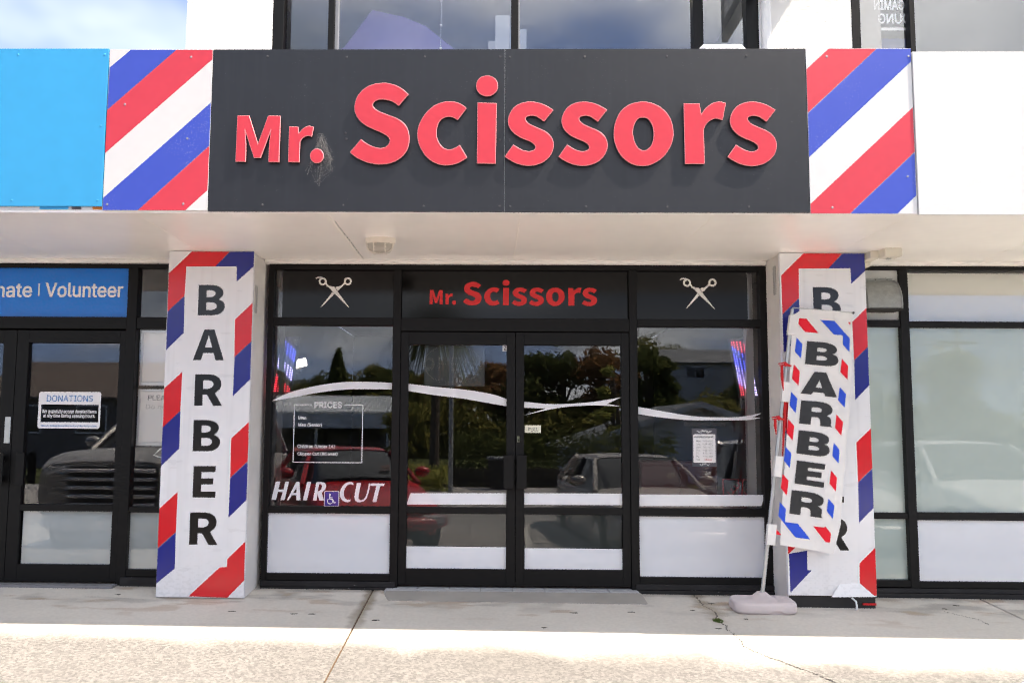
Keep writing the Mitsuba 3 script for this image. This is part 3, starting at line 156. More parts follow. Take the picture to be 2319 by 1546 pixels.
def plate(rings, y0, y1, bevel=0.0):
    """A flat shape standing in the x-z plane from its back at y1 to its front at y0 (y0 < y1); rings: outline first, then holes."""
    rs = []
    for i, r in enumerate(rings):
        r = np.asarray(r, float)
        if (area(r) > 0) != (i == 0): r = r[::-1]
        rs.append(r)
    ends = np.cumsum([len(r) for r in rs]).astype(np.uint32)
    base = np.vstack(rs)
    front = base.copy()
    if bevel > 0:
        at = 0
        for r in rs:
            e = np.roll(r, -1, 0) - r
            e /= np.linalg.norm(e, axis=1, keepdims=True) + 1e-12
            nrm = np.stack([-e[:, 1], e[:, 0]], 1)
            b = nrm + np.roll(nrm, 1, 0)
            b /= np.maximum(np.linalg.norm(b, axis=1, keepdims=True), 1e-6)
            k = np.clip(1 / np.maximum((b * nrm).sum(1), 0.45), 1, 2)
            front[at:at + len(r)] = r + b * (bevel * k)[:, None]
            at += len(r)
    tri = mapbox_earcut.triangulate_float64(front, ends).reshape(-1, 3).astype(int)
    n = len(base)
    L = [(base, y1)] + ([(base, y0 + bevel)] if bevel > 0 else []) + [(front, y0)]
    V = np.vstack([np.column_stack([q[:, 0], np.full(n, y), q[:, 1]]) for q, y in L])
    m = len(L)
    F = [tri + (m - 1) * n, tri[:, ::-1]]
    at = 0
    for r in rs:
        i = at + np.arange(len(r)); j = at + (np.arange(len(r)) + 1) % len(r)
        for s in range(m - 1):
            F += [np.stack([i + s * n, j + s * n, j + (s + 1) * n], 1), np.stack([i + s * n, j + (s + 1) * n, i + (s + 1) * n], 1)]
        at += len(r)
    mesh = trimesh.Trimesh(V, np.vstack(F), process=False)
    # front must face -y
    f = mesh.faces[:len(tri)]
    nn = np.cross(V[f[:, 1]] - V[f[:, 0]], V[f[:, 2]] - V[f[:, 0]]).sum(0)
    if nn[1] > 0: F = [x[:, ::-1] if k < 2 else x for k, x in enumerate(F)]; mesh = trimesh.Trimesh(V, np.vstack(F), process=False)
    if mesh.volume < 0 and bevel == 0 and abs(mesh.volume) > 1e-12:
        pass
    return mesh

def shape_plate(g, y0, y1):
    out = []
    for q in getattr(g, 'geoms', [g]):
        out.append(plate([np.array(q.exterior.coords)[:-1]] + [np.array(h.coords)[:-1] for h in q.interiors], y0, y1))
    return join(out)

def glyph(rings, dx=0.0, dz=0.0, n=5): return [ring(r, n) + np.array([dx, dz]) for r in rings]

def quad(r, y0, y1): return plate([np.array([[r[0], r[2]], [r[1], r[2]], [r[1], r[3]], [r[0], r[3]]])], y0, y1)

def words(text, r, y, depth=0.0012, bold=True, mirror=False):
    """Lettering that fills the rectangle r (capitals from its bottom to its top), front at y - depth."""
    m = meshkit.text_mesh(text, 1.0, 0.1, bold)
    v = np.array(m.vertices)
    x0, x1 = v[:, 0].min(), v[:, 0].max()
    u = (v[:, 0] - x0) / (x1 - x0)
    if mirror: u = 1 - u
    V = np.column_stack([r[0] + u * (r[1] - r[0]), y - v[:, 2] / 0.1 * depth, r[2] + v[:, 1] * (r[3] - r[2])])
    return trimesh.Trimesh(V, m.faces[:, ::-1] if mirror else m.faces, process=False)

def R2(r): return np.array([[r[0], r[2]], [r[1], r[2]], [r[1], r[3]], [r[0], r[3]]])

# ------------------------------------------------------------------ materials
def srgb(r, g, b): return [((c / 255 + 0.055) / 1.055) ** 2.4 if c > 10 else c / 255 / 12.92 for c in (r, g, b)]
def rgb(c): return {'type': 'rgb', 'value': [float(x) for x in c]}
def P(c, rough=0.5, spec=0.5, metal=0.0, **k):
    return {'type': 'twosided', 'b': {'type': 'principled', 'base_color': c if isinstance(c, dict) else rgb(c), 'roughness': rough, 'specular': spec, 'metallic': metal, **k}}
def plastic(c, alpha=None):
    d = {'type': 'roughplastic' if alpha else 'plastic', 'diffuse_reflectance': c if isinstance(c, dict) else rgb(c), 'int_ior': 1.5, 'nonlinear': False}
    if alpha: d['alpha'] = alpha
    return {'type': 'twosided', 'b': d}
def bumped(b, fn, scale, eps=1e-3): return {'type': 'twosided', 'b': {'type': 'bumpmap', 't': mikit.proc(fn, eps), 'scale': scale, 'b': b['b'] if b['type'] == 'twosided' else b}}
def worn(c, amount, size, streak=False):
    """A paint colour with faint uneven dirt."""
    def fn(p, n, uv):
        a = mikit.fbm(p.x / size, p.y / size, p.z / (size * (4 if streak else 1)), 3)
        b = mikit.fbm(p.x / size * 5.3 + 9, p.y / size * 5.3, p.z / size * 5.3, 2)
        return mi.Color3f(*c) * (1 - amount * (0.7 * a + 0.3 * b))
    return mikit.proc(fn)
noise, fbm, sstep, mix = mikit.noise, mikit.fbm, mikit.smoothstep, mikit.mix

mats = scene
mats['m_frame'] = P(worn((0.006, 0.006, 0.0065), 0.4, 0.15), 0.45, 0.22)
def dusty(p, n, uv):
    chip = sstep(0.905, 0.93, noise(p.x * 85, p.y * 85, p.z * 85)) * sstep(0.5, 0.62, noise(p.x * 7, p.y * 7, p.z * 16))
    dust = sstep(0.4, 0.9, fbm(p.x * 6, p.y * 6, p.z * 14, 3))
    return mi.Color3f(0.007, 0.007, 0.009) + 0.012 * dust + 0.30 * chip
mats['m_frame_dusty'] = P(mikit.proc(dusty), 0.5, 0.4)
mats['m_black'] = P((0.01, 0.01, 0.011), 0.5)
mats['m_dark'] = P((0.02, 0.019, 0.018), 0.7)
mats['m_glass'] = {'type': 'thindielectric', 'int_ior': 1.60}
mats['m_vinyl_black'] = {'type': 'twosided', 'b': {'type': 'roughplastic', 'diffuse_reflectance': rgb((0.003, 0.003, 0.0035)), 'int_ior': 1.36, 'alpha': 0.015}}
mats['m_glass_upper'] = {'type': 'thindielectric', 'int_ior': 2.0}
def panel_white(p, n, uv):
    streak = sstep(0.5, 0.85, fbm(p.x * 30, 0.0, p.z * 1.1, 3))
    splash = sstep(0.62, 0.80, noise(p.x * 60, 1.0, p.z * 60) + 0.12 * sstep(0.35, 0.0, p.z)) * sstep(0.45, 0.03, p.z)
    scuff = sstep(0.70, 0.78, fbm(p.x * 9, 2.0, p.z * 22, 3))
    return mi.Color3f(0.80, 0.805, 0.83) * (1 - 0.05 * streak - 0.07 * scuff) * (1 - 0.07 * splash)
mats['m_sign_white'] = plastic(mikit.proc(panel_white), 0.04)
mats['m_sign_red'] = plastic(srgb(214, 34, 44), 0.04)
mats['m_sign_blue'] = plastic(srgb(38, 44, 132), 0.04)
mats['m_sign_letter'] = plastic((0.006, 0.006, 0.007), 0.04)
def starred(c, k):
    def fn(p, n, uv):
        s = sstep(0.80, 0.95, noise(p.x * 190, p.z * 190, 3.0)) * sstep(0.45, 0.75, fbm(p.x * 5, p.z * 5, 1.0, 2))
        return mix(mi.Color3f(*c), (0.7, 0.7, 0.75), s * k)
    return mikit.proc(fn)
mats['m_fascia_white'] = plastic(worn((0.80, 0.80, 0.80), 0.10, 0.3, True), 0.25)
mats['m_fascia_red'] = plastic(worn(srgb(222, 62, 80), 0.10, 0.3, True), 0.25)
mats['m_fascia_blue'] = plastic(starred(srgb(62, 84, 196), 0.35), 0.25)
def charcoal(p, n, uv):
    streak = sstep(0.45, 0.8, fbm(p.x * 38, 0.0, p.z * 1.3, 3))
    dust = fbm(p.x * 1.7, 0.0, p.z * 2.3, 4)
    speck = sstep(0.93, 0.97, noise(p.x * 130, 0.0, p.z * 130)) * sstep(0.5, 0.7, noise(p.x * 9, 5.0, p.z * 9))
    return mi.Color3f(0.0175, 0.0195, 0.026) * (0.82 + 0.30 * dust + 0.10 * streak) + 0.05 * speck
mats['m_fascia_black'] = plastic(mikit.proc(charcoal), 0.26)
mats['m_face_red'] = plastic(worn(srgb(224, 60, 76), 0.10, 0.2, True), 0.2)
mats['m_face_edge'] = plastic(srgb(250, 158, 164), 0.2)
mats['m_return'] = P((0.012, 0.008, 0.008), 0.5)
mats['m_cyan'] = plastic(worn(srgb(62, 176, 236), 0.16, 0.4, True), 0.25)
mats['m_screw'] = P((0.45, 0.45, 0.47), 0.35, metal=0.8)
mats['m_screw_black'] = P((0.06, 0.06, 0.065), 0.35)
mats['m_screw_cyan'] = P(srgb(60, 160, 215), 0.4)
mats['m_white_vinyl'] = plastic((0.76, 0.775, 0.82))
mats['m_white_panel'] = plastic(worn((0.74, 0.765, 0.82), 0.07, 0.4))
mats['m_frost'] = P(worn((0.455, 0.53, 0.505), 0.10, 0.5), 0.8, 0.1)
mats['m_glass_soft'] = {'type': 'thindielectric', 'int_ior': 1.42}
mats['m_frost_dark'] = P(worn((0.035, 0.042, 0.04), 0.15, 0.3), 0.8, 0.1)
mats['m_frost_grey'] = plastic(worn((0.42, 0.46, 0.465), 0.10, 0.4))
mats['m_blind'] = plastic((0.60, 0.60, 0.54))
mats['m_text_white'] = P((0.80, 0.80, 0.82), 0.5)
mats['m_text_dark'] = P((0.03, 0.03, 0.035), 0.5)
mats['m_text_grey'] = P((0.16, 0.16, 0.18), 0.5)
mats['m_text_red'] = P(srgb(200, 40, 45), 0.5)
mats['m_text_blue'] = P(srgb(30, 105, 180), 0.5)
mats['m_fan_red'] = P(srgb(205, 34, 36), 0.45)
mats['m_cream_decal'] = P(srgb(228, 224, 218), 0.5)
mats['m_blue_film'] = plastic(srgb(16, 116, 212), 0.05)
mats['m_wheel_blue'] = plastic(srgb(52, 62, 140))
mats['m_pale_sticker'] = P(srgb(226, 226, 206), 0.5)
mats['m_grey_card'] = P(srgb(72, 72, 82), 0.5)
mats['m_steel'] = P((0.52, 0.54, 0.54), 0.35, metal=0.7)
mats['m_chrome'] = P((0.75, 0.75, 0.76), 0.12, metal=1.0)
mats['m_banner'] = P(worn((0.76, 0.75, 0.74), 0.07, 0.2), 0.7, 0.3)
mats['m_banner_red'] = P(srgb(222, 30, 48), 0.65, 0.3)
mats['m_banner_blue'] = P(srgb(48, 84, 205), 0.65, 0.3)
mats['m_banner_black'] = P((0.017, 0.018, 0.02), 0.5, 0.5)
mats['m_ribbon'] = P(srgb(190, 18, 24), 0.6)
mats['m_base_plastic'] = P(worn(srgb(208, 197, 196), 0.16, 0.06), 0.42)
mats['m_cream_paint'] = P(worn((0.89, 0.875, 0.85), 0.10, 0.35), 0.28, 0.5)
mats['m_batten'] = P((0.87, 0.845, 0.80), 0.3, 0.5)
mats['m_fixture'] = P((0.74, 0.70, 0.63), 0.45)
mats['m_lamp_glass'] = P((0.42, 0.40, 0.35), 0.25)
mats['m_trunking'] = P((0.66, 0.63, 0.55), 0.5)
mats['m_grey_plate'] = P((0.38, 0.38, 0.37), 0.5)
mats['m_galv'] = P(worn((0.40, 0.42, 0.41), 0.45, 0.03), 0.45, metal=0.35)
mats['m_pipe'] = P((0.78, 0.78, 0.78), 0.4)

def roughcast(p, n, uv):
    return fbm(p.x * 45, p.y * 45, p.z * 40, 3) + 0.5 * sstep(0.6, 0.85, noise(p.x * 55, p.y * 55, p.z * 40))
mats['m_wall'] = bumped(P(worn((0.80, 0.79, 0.77), 0.10, 0.5), 0.8, 0.3), roughcast, 0.002)
mats['m_wall_grey'] = bumped(P(worn((0.34, 0.33, 0.31), 0.15, 0.3), 0.8, 0.3), roughcast, 0.002)
mats['m_column'] = bumped(P(worn((0.70, 0.68, 0.65), 0.14, 0.25), 0.75, 0.3), lambda p, n, uv: fbm(p.x * 45, p.y * 45, p.z * 45, 2), 0.004)

# ------------------------------------------------------------------ ground
def gz(x, y): return 0.025 - 0.005 * x + 0.065 * y          # the footpath falls towards the car park
CRACK = np.array([(1.55,-.05),(1.554,-.2),(1.552,-.362),(1.572,-.427),(1.592,-.513),(1.585,-.597),(1.544,-.702),(1.566,-.78),(1.588,-.856),(1.562,-.923),(1.581,-1.005),(1.588,-1.094),(1.588,-1.197),(1.571,-1.265),(1.603,-1.368),(1.663,-1.482),(1.708,-1.539),(1.758,-1.639),(1.805,-1.707),(1.849,-1.794),(1.904,-1.902),(2.03,-2.1),(2.2,-2.5)])
CRACK2 = np.array([(3.25,-.415),(3.297,-.502),(3.375,-.586),(3.389,-.722)])
SPOTS = [(1.443,-.478),(1.518,-.912),(1.625,-.29),(1.761,-.68),(-1.337,-.722),(-1.216,-.719),(-.77,-.847),(-2.746,-.285),(-1.781,-.682),(.362,-.953),(1.0,-.551),(.593,-.595),(3.286,-.344),(3.418,-.242),(-.764,-.841)]
def seg_dist(p, pts, wob):
    px = p.x + wob * (noise(p.x * 90, p.y * 90, 2.0) - 0.5)
    best = mi.Float(9.0)
    for a, b in zip(pts[:-1], pts[1:]):
        d = b - a
        t = dr.clip(((px - a[0]) * d[0] + (p.y - a[1]) * d[1]) / float(d @ d), 0, 1)
        best = dr.minimum(best, dr.sqrt(dr.square(px - a[0] - t * d[0]) + dr.square(p.y - a[1] - t * d[1])))
    return best
def concrete(p, n, uv):
    big = fbm(p.x * 1.3, p.y * 1.3, 4.0, 3)
    fine = fbm(p.x * 60, p.y * 60, 8.0, 2)
    edge = sstep(-0.05, 0.40, -(p.y + 1.22 + 0.12 * (p.x - 0.2) * 0.6) + 0.25 * (fbm(p.x * 4, p.y * 4, 1.0, 2) - 0.5))   # exposed aggregate nearer the kerb
    smooth = mix((0.57, 0.535, 0.475), (0.47, 0.44, 0.39), big) * (0.94 + 0.12 * fine)
    _, _, which = mikit.voronoi(p.x * 62, p.y * 62)
    w2 = noise(p.x * 130, p.y * 130, 3.0)
    stone = mix((0.075, 0.074, 0.075), (0.195, 0.189, 0.184), sstep(0.05, 0.95, 0.65 * which + 0.35 * w2))
    stone = stone * (0.75 + 0.5 * big)
    c = mix(smooth, stone, edge * 0.85)
    # rust and dirt beside the joint, by the crack and under the left window
    j = dr.abs(p.x + 0.885 + 0.05 * (fbm(p.x * 9, p.y * 9, 3.0, 2) - 0.5))
    stain = sstep(0.075, 0.015, j + 0.05 * (fbm(p.x * 14, p.y * 14, 1.0, 2) - 0.5)) * sstep(-1.5, -0.5, p.y)
    c = mix(c, (0.20, 0.165, 0.115), stain * 0.75)
    cr = seg_dist(p, CRACK, 0.02)
    c = mix(c, (0.22, 0.17, 0.11), sstep(0.11, 0.01, cr + 0.10 * (fbm(p.x * 12, p.y * 12, 5.0, 2) - 0.4)) * sstep(-0.95, -0.55, p.y) * 0.6)
    sm = sstep(0.5, 0.75, fbm(p.x * 3.0 + 4, p.y * 7.0, 2.0, 3)) * sstep(-0.75, -0.3, p.y)
    c = c * (1 - 0.33 * sm)
    rust = sstep(0.62, 0.78, fbm(p.x * 4.0, p.y * 9.0, 7.0, 3)) * sstep(-1.0, -0.5, p.y)
    c = mix(c, (0.33, 0.24, 0.16), rust * 0.5)
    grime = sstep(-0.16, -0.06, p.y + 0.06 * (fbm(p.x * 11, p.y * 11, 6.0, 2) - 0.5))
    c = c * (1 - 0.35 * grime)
    line = dr.minimum(cr, seg_dist(p, CRACK2, 0.02)) * (1 - 0.45 * sstep(-1.0, -1.5, p.y))
    c = c * (1 - 0.82 * sstep(0.0055, 0.0015, line) )
    for k, (sx, sy) in enumerate(SPOTS):
        q = dr.square((p.x - sx) / (0.020 + 0.006 * (k % 3))) + dr.square((p.y - sy) / 0.016) + 0.9 * (noise(p.x * 70, p.y * 70, float(k)) - 0.5)
        c = c * (1 - 0.75 * sstep(1.1, 0.7, q))
    return c
def concrete_bump(p, n, uv):
    edge = sstep(-0.05, 0.40, -(p.y + 1.22 + 0.07 * (p.x - 0.2)))
    d1, d2, w = mikit.voronoi(p.x * 75, p.y * 75)
    return 0.5 * fbm(p.x * 70, p.y * 70, 3.0, 2) + edge * (0.6 * w * sstep(0.0, 0.35, d2 - d1))
mats['m_concrete'] = bumped(P(mikit.proc(concrete), 0.85, 0.3), concrete_bump, 0.0022, 2e-3)
def asphalt(p, n, uv):
    return mi.Color3f(0.29, 0.285, 0.275) * (0.7 + 0.6 * fbm(p.x * 0.8, p.y * 0.8, 1.0, 3)) * (0.75 + 0.5 * noise(p.x * 60, p.y * 60, 0.0))
mats['m_asphalt'] = P(mikit.proc(asphalt), 0.9, 0.3)
mats['m_grass'] = P(mikit.proc(lambda p, n, uv: mix((0.03, 0.042, 0.014), (0.055, 0.06, 0.025), fbm(p.x * 0.5, p.y * 0.5, 0.0, 4))), 0.95, 0.1)
mats['m_paint_line'] = P((0.6, 0.6, 0.58), 0.8)

def slab(x0, x1, y0, y1, t=0.14, cut=0.004):
    nx, ny = max(2, int((x1 - x0) / 0.5)), max(2, int((y1 - y0) / 0.5))
    m = box(x0, x1, y0, y1, -t, 0.0, cut)
    v = np.array(m.vertices); v[:, 2] += gz(v[:, 0], v[:, 1]); m.vertices = v
    return m
labels['footpath'] = {'kind': 'structure', 'label': 'raised concrete footpath that falls away from the shopfronts'}; taken.add('footpath')
xs = [-12.9, -8.9, -4.9, -0.887, 3.7, 7.7, 11.7]
for a, b in zip(xs[:-1], xs[1:]):
    add('slab', slab(a + 0.006, b - 0.006, -3.30, 0.30), 'm_concrete', 'footpath')
m = box(-12.9, 11.7, -3.30, 0.30, -0.5, -0.02); v = np.array(m.vertices); v[:, 2] = np.where(v[:, 2] > -0.1, gz(v[:, 0], v[:, 1]) - 0.009, v[:, 2]); m.vertices = v
add('joint_filler', m, 'm_joint', 'footpath')
mats['m_joint'] = P((0.12, 0.082, 0.05), 0.9)
m = box(-12.9, 11.7, -3.46, -3.304, -0.6, 0.0, 0.012); v = np.array(m.vertices); v[:, 2] = np.where(v[:, 2] > -0.1, v[:, 2] + gz(v[:, 0], -3.30) - 0.004, v[:, 2]); m.vertices = v
struct('kerb', m, 'm_concrete')
def sheet(x0, x1, y0, y1, z): return trimesh.Trimesh([[x0, y0, z], [x1, y0, z], [x1, y1, z], [x0, y1, z]], [[0, 1, 2], [0, 2, 3]], process=False)
struct('car_park', sheet(-40, 40, -15.0, -3.44, -0.36), 'm_asphalt')
struct('road', sheet(-90, 90, -16.9, -14.9, -0.364), 'm_asphalt')
struct('ground', sheet(-900, 900, -900, 900, -0.60), 'm_grass')
for k, x in enumerate((-8.6, -6.1, -3.3, 0.55, 3.5, 5.7, 8.6)):
    struct('parking_line', sheet(x - 0.05, x + 0.05, -8.6, -3.6, -0.356), 'm_paint_line')

# small clump of moss in the crack and a few dead leaves
ms = []
for k in range(130):
    a, r = rng.uniform(0, 2 * np.pi), rng.uniform(0, 1) ** 0.7
    x, y = 1.557 + 0.034 * r * math.cos(a), -0.741 + 0.05 * r * math.sin(a)
    h = rng.uniform(0.006, 0.016)
    u = rng.normal(0, 0.006, 2)
    ms.append(trimesh.Trimesh([[x - 0.003, y, gz(x, y)], [x + 0.003, y + 0.002, gz(x, y)], [x + u[0], y + u[1], gz(x, y) + h]], [[0, 1, 2]], process=False))
mats['m_moss'] = P((0.07, 0.10, 0.02), 0.9, 0.2)
solo('moss_clump', join(ms), 'm_moss', 'small green tuft of moss growing in the footpath crack', 'moss', kind='stuff')

# ------------------------------------------------------------------ the building: upper walls, columns, rooms
B = thing('shop_building', 'white roughcast two-storey shop building with columns dividing the shopfronts', 'building')
XE = -2.497                                              # left end of the upper storey
U0, U1 = 3.20, 7.6
def wallbox(x0, x1, y0, y1, z0, z1): return box(x0, x1, y0, y1, z0, z1)
add('upper_wall', wallbox(XE, -1.790, -0.02, 0.22, U0, U1), 'm_wall', B)
add('upper_wall', wallbox(2.245, 2.905, -0.02, 0.22, U0, U1), 'm_wall', B)
add('upper_wall', wallbox(-1.790, 2.245, -0.02, 0.22, 5.9, U1), 'm_wall', B)
add('upper_wall', wallbox(-1.790, 2.245, -0.02, 0.22, U0, 3.55), 'm_wall', B)
add('upper_wall', wallbox(2.905, 9.0, -0.02, 0.22, U0, 3.5), 'm_wall', B)
add('upper_wall', wallbox(2.905, 9.0, -0.02, 0.22, 5.9, U1), 'm_wall', B)
add('side_wall', wallbox(XE + 0.001, XE + 0.22, 0.22, 9.0, U0, U1), 'm_wall', B)
add('upper_wall', wallbox(7.0, 9.0, -0.018, 0.22, 3.5, 5.9), 'm_wall', B)
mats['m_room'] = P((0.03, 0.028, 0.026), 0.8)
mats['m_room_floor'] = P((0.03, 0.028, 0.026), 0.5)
mats['m_room_pale'] = P((0.52, 0.55, 0.58), 0.8)
mats['m_room_mid'] = P((0.22, 0.22, 0.22), 0.8)
# upper room, pale
add('upper_ceiling', wallbox(XE + 0.22, 9.0, 0.22, 7.0, 5.30, 5.4), 'm_room_pale', B)
add('upper_floor', wallbox(XE + 0.22, 9.0, 0.24, 7.0, 3.22, 3.30), 'm_room_mid', B)
add('upper_back_wall', wallbox(XE + 0.22, 9.0, 6.9, 7.0, 3.30, 5.30), 'm_room_pale', B)
add('upper_partition', wallbox(2.36, 2.46, 0.24, 6.9, 3.30, 5.30), 'm_room_pale', B)
# ground-floor rooms
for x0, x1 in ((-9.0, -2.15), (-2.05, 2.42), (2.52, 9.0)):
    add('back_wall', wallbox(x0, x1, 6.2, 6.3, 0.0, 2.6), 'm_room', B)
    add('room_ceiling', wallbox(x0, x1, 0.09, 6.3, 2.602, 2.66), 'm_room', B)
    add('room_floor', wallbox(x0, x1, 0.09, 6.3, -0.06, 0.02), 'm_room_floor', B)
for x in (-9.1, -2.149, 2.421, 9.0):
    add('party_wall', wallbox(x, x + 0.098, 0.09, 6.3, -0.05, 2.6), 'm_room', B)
def col(x0, x1, lbl=None):
    return add('column', box(x0, x1, -0.355, 0.16, -0.12, 2.580, 0.012), 'm_column', B)
col(-2.425, -1.792); col(2.166, 2.790); col(-7.3, -6.66); col(7.0, 7.64)
# rough cream bead where the soffit meets the frames
for x0, x1 in ((-6.5, -2.425), (-1.790, 2.164), (2.792, 6.9)):
    m = box(x0, x1, -0.052, 0.10, 2.546, 2.580, 0.006)
    add('cornice', m, 'm_cream_paint', B)
add('roof', box(-9.2, XE, -0.3, 7.0, 3.05, 3.18), 'm_wall_grey', B)
add('roof', box(XE, 9.0, -0.4, 9.0, U1, U1 + 0.15), 'm_wall_grey', B)

# conduit plates on the column sides
for x0, x1, z0, z1, y in ((-1.7925, -1.782, 2.12, 2.33, -0.30), (2.156, 2.1665, 2.28, 2.50, -0.26)):
    solo('conduit_cover', box(x0, x1, y, y + 0.045, z0, z1, 0.002), 'm_grey_plate',
         'short grey conduit cover high on the side of the left column' if x0 < 0 else 'short grey conduit cover high on the side of the right column, above the banner', 'conduit cover')

# ------------------------------------------------------------------ canopy with soffit sheets and battens
C = thing('canopy', 'cream painted canopy soffit over the footpath behind the fascia signs', 'canopy')
bx = [-9.418 + 1.2 * k for k in range(15)]
ZS = 2.581
for a, b in zip(bx[:-1], bx[1:]):
    add('soffit_panel', box(a + 0.0005, b - 0.0005, -1.585, -0.01, ZS, ZS + 0.012, 0.0015), 'm_cream_paint', C)
for k, b in enumerate(bx):
    strong = abs(b + 1.018) < 0.01
    w = 0.011 if strong else 0.005
    add('batten', box(b - w, b + w, -1.584, -0.055, ZS - (0.006 if strong else 0.0012), ZS + 0.004, 0.002), 'm_batten', C)
    if strong: add('open_joint', box(b + 0.012, b + 0.016, -1.35, -0.06, ZS - 0.0006, ZS + 0.004), 'm_dark', C)
add('roof_deck', box(-9.4, 7.3, -1.57, -0.03, 3.15, 3.19), 'm_wall_grey', C)
add('fascia_board', box(-9.4, 7.3, -1.580, -1.545, ZS + 0.016, 3.57), 'm_wall_grey', C)
add('edge_trim', box(-9.4, 7.3, -1.587, -1.580, ZS - 0.006, ZS + 0.012, 0.001), 'm_batten', C)
add('old_sign_strip', box(-6.0, -2.406, -1.588, -1.5805, ZS + 0.013, 2.66), 'm_fascia_white', C, label='strip of an older sign showing under the cyan panel')
for x0, x1, mt in ((-2.80, -2.62, 'm_cyan'), (-2.60, -2.54, 'm_grey_card'), (-2.47, -2.41, 'm_old_orange')):
    add('old_sign_print', box(x0, x1, -1.590, -1.588, ZS + 0.014, 2.63), mt, C)
mats['m_old_orange'] = P(srgb(190, 110, 30), 0.5)

# ------------------------------------------------------------------ fascia signs
def screws(pts, y, mat, parent):
    for x, z in pts:
        m = trimesh.creation.icosphere(1, 0.0075); m.apply_scale([1, 0.5, 1]); m.apply_translation([x, y, z])
        add('screw', m, mat, parent, smooth=True)
F = thing('shop_sign', 'long charcoal fascia sign with raised red letters reading Mr. Scissors', 'sign')
add('panel', plate([R2(R['F_b1'])], YP, YP + 0.011, 0.001), 'm_fascia_black', F)
r = list(R['F_b2'])
add('panel', plate([R2(r)], YP + 0.0005, YP + 0.011, 0.001), 'm_fascia_black', F)
add('white_joint_backing', box(R['F_b1'][1] + 0.0002, R['F_b2'][0] - 0.0002, YP + 0.006, YP + 0.0108, R['F_b1'][2], R['F_b1'][3]), 'm_fascia_white', F)
screws(D['screws'], YP, 'm_screw_black', F)
G = D['sign_glyphs']
def letter(parent, ch, dx=0.0):
    rings = [ring(q, 6) + np.array([dx, 0]) for q in G[ch]]
    hole = ch == 'o'
    groups = [rings] if (hole or len(rings) == 1) else [[q] for q in rings]
    sh = [Polygon(g[0], g[1:]).buffer(0).buffer(-0.0032, join_style=2) for g in groups]
    key = add('letter', join([shape_plate(q, YP - 0.0286, YP - 0.026) for q in sh]), 'm_face_red', parent)
    add('letter_edge', join([plate(g, YP - 0.028, YP - 0.019, 0.0025) for g in groups]), 'm_face_edge', key)
    back = []
    for g in groups:
        s = Polygon(g[0], [h for h in g[1:]]).buffer(0).buffer(-0.002)
        back.append(shape_plate(s, YP - 0.019, YP + 0.001))
    add('letter_return', join(back), 'm_return', key)
for ch, dx in (('M', 0), ('r', 0), ('.', 0), ('S', 0), ('c', 0), ('i', 0), ('s', 0), ('s', D['s_dx'][0]), ('o', 0), ('R', 0), ('s', D['s_dx'][1])):
    letter(F, ch, dx)

def striped(name, label, r, S, sc):
    t = thing(name, label, 'sign', 'striped panels at the ends of the shop sign')
    add('panel', plate([R2(r)], YP - 0.001, YP + 0.011, 0.001), 'm_fascia_white', t)
    clip = Polygon(R2(r)).buffer(-0.001)
    for colr in ('red', 'blue'):
        for q in S[colr]:
            g = Polygon(np.array(q)[:, :2]).buffer(0).intersection(clip)
            if not g.is_empty: add('stripe', shape_plate(g, YP - 0.0022, YP - 0.0005), 'm_fascia_' + colr, t)
    screws(sc, YP - 0.002, 'm_screw', t)
sc = D['screws_strip']
striped('striped_sign_panel', 'red white and blue diagonal striped panel left of the charcoal fascia sign', R['F_l'], D['fascia_left'], sc[:5])
striped('striped_sign_panel', 'red white and blue diagonal striped panel right of the charcoal fascia sign', R['F_r'], D['fascia_right'], sc[5:])
t = thing('cyan_sign_panel', 'plain cyan fascia panel at the left edge of the row of signs', 'sign')
r = R['F_blue']; add('panel', plate([R2([-6.2, r[1], r[2], r[3]])], YP - 0.004, YP + 0.009, 0.001), 'm_cyan', t)
screws(D['screws_blue'], YP - 0.004, 'm_screw_cyan', t)
t = thing('white_sign_panel', 'plain white fascia panel at the right edge of the row of signs', 'sign')
r = R['F_w']; add('panel', plate([R2([r[0], 6.4, r[2], r[3]])], YP - 0.012, YP + 0.009, 0.001), 'm_fascia_white', t)

# cobweb hanging round the full stop
ms = []
def web(a, b, w=0.0011):
    a, b = np.array(a), np.array(b)
    mid = (a + b) / 2 + np.array([rng.normal(0, .004), 0.002, -abs(rng.normal(0, .006))])
    ms.append(tube(np.array([a, mid, b]), w, 3))
cx, cz, y = -0.973, 2.92, YP - 0.012
hub = [np.array([x - 0.075, y + rng.uniform(-.012, .006), z]) for x, z in ((-0.98, 3.055), (-0.90, 2.83), (-1.035, 2.83), (-0.99, 2.745), (-0.93, 2.80), (-0.90, 2.90), (-1.06, 2.80))]
for k in range(120):
    i, j = rng.integers(0, len(hub), 2)
    s, u = rng.uniform(0, 1, 2)
    a = hub[0] * (1 - s) + hub[i] * s; b = hub[0] * (1 - u) + hub[j] * u
    a = a + rng.normal(0, 0.012, 3) * [1, 0.3, 1]; b = b + rng.normal(0, 0.012, 3) * [1, 0.3, 1]
    web(a, b, 0.00035)
for a, b in ((0, 1), (0, 2), (0, 5), (2, 3), (3, 4), (4, 1), (0, 6)): web(hub[a], hub[b], 0.0005)
mats['m_web'] = P((0.26, 0.26, 0.26), 0.9, 0.1)
solo('cobweb', join(ms), 'm_web', 'dusty cobweb strung around the full stop of the raised lettering', 'cobweb')

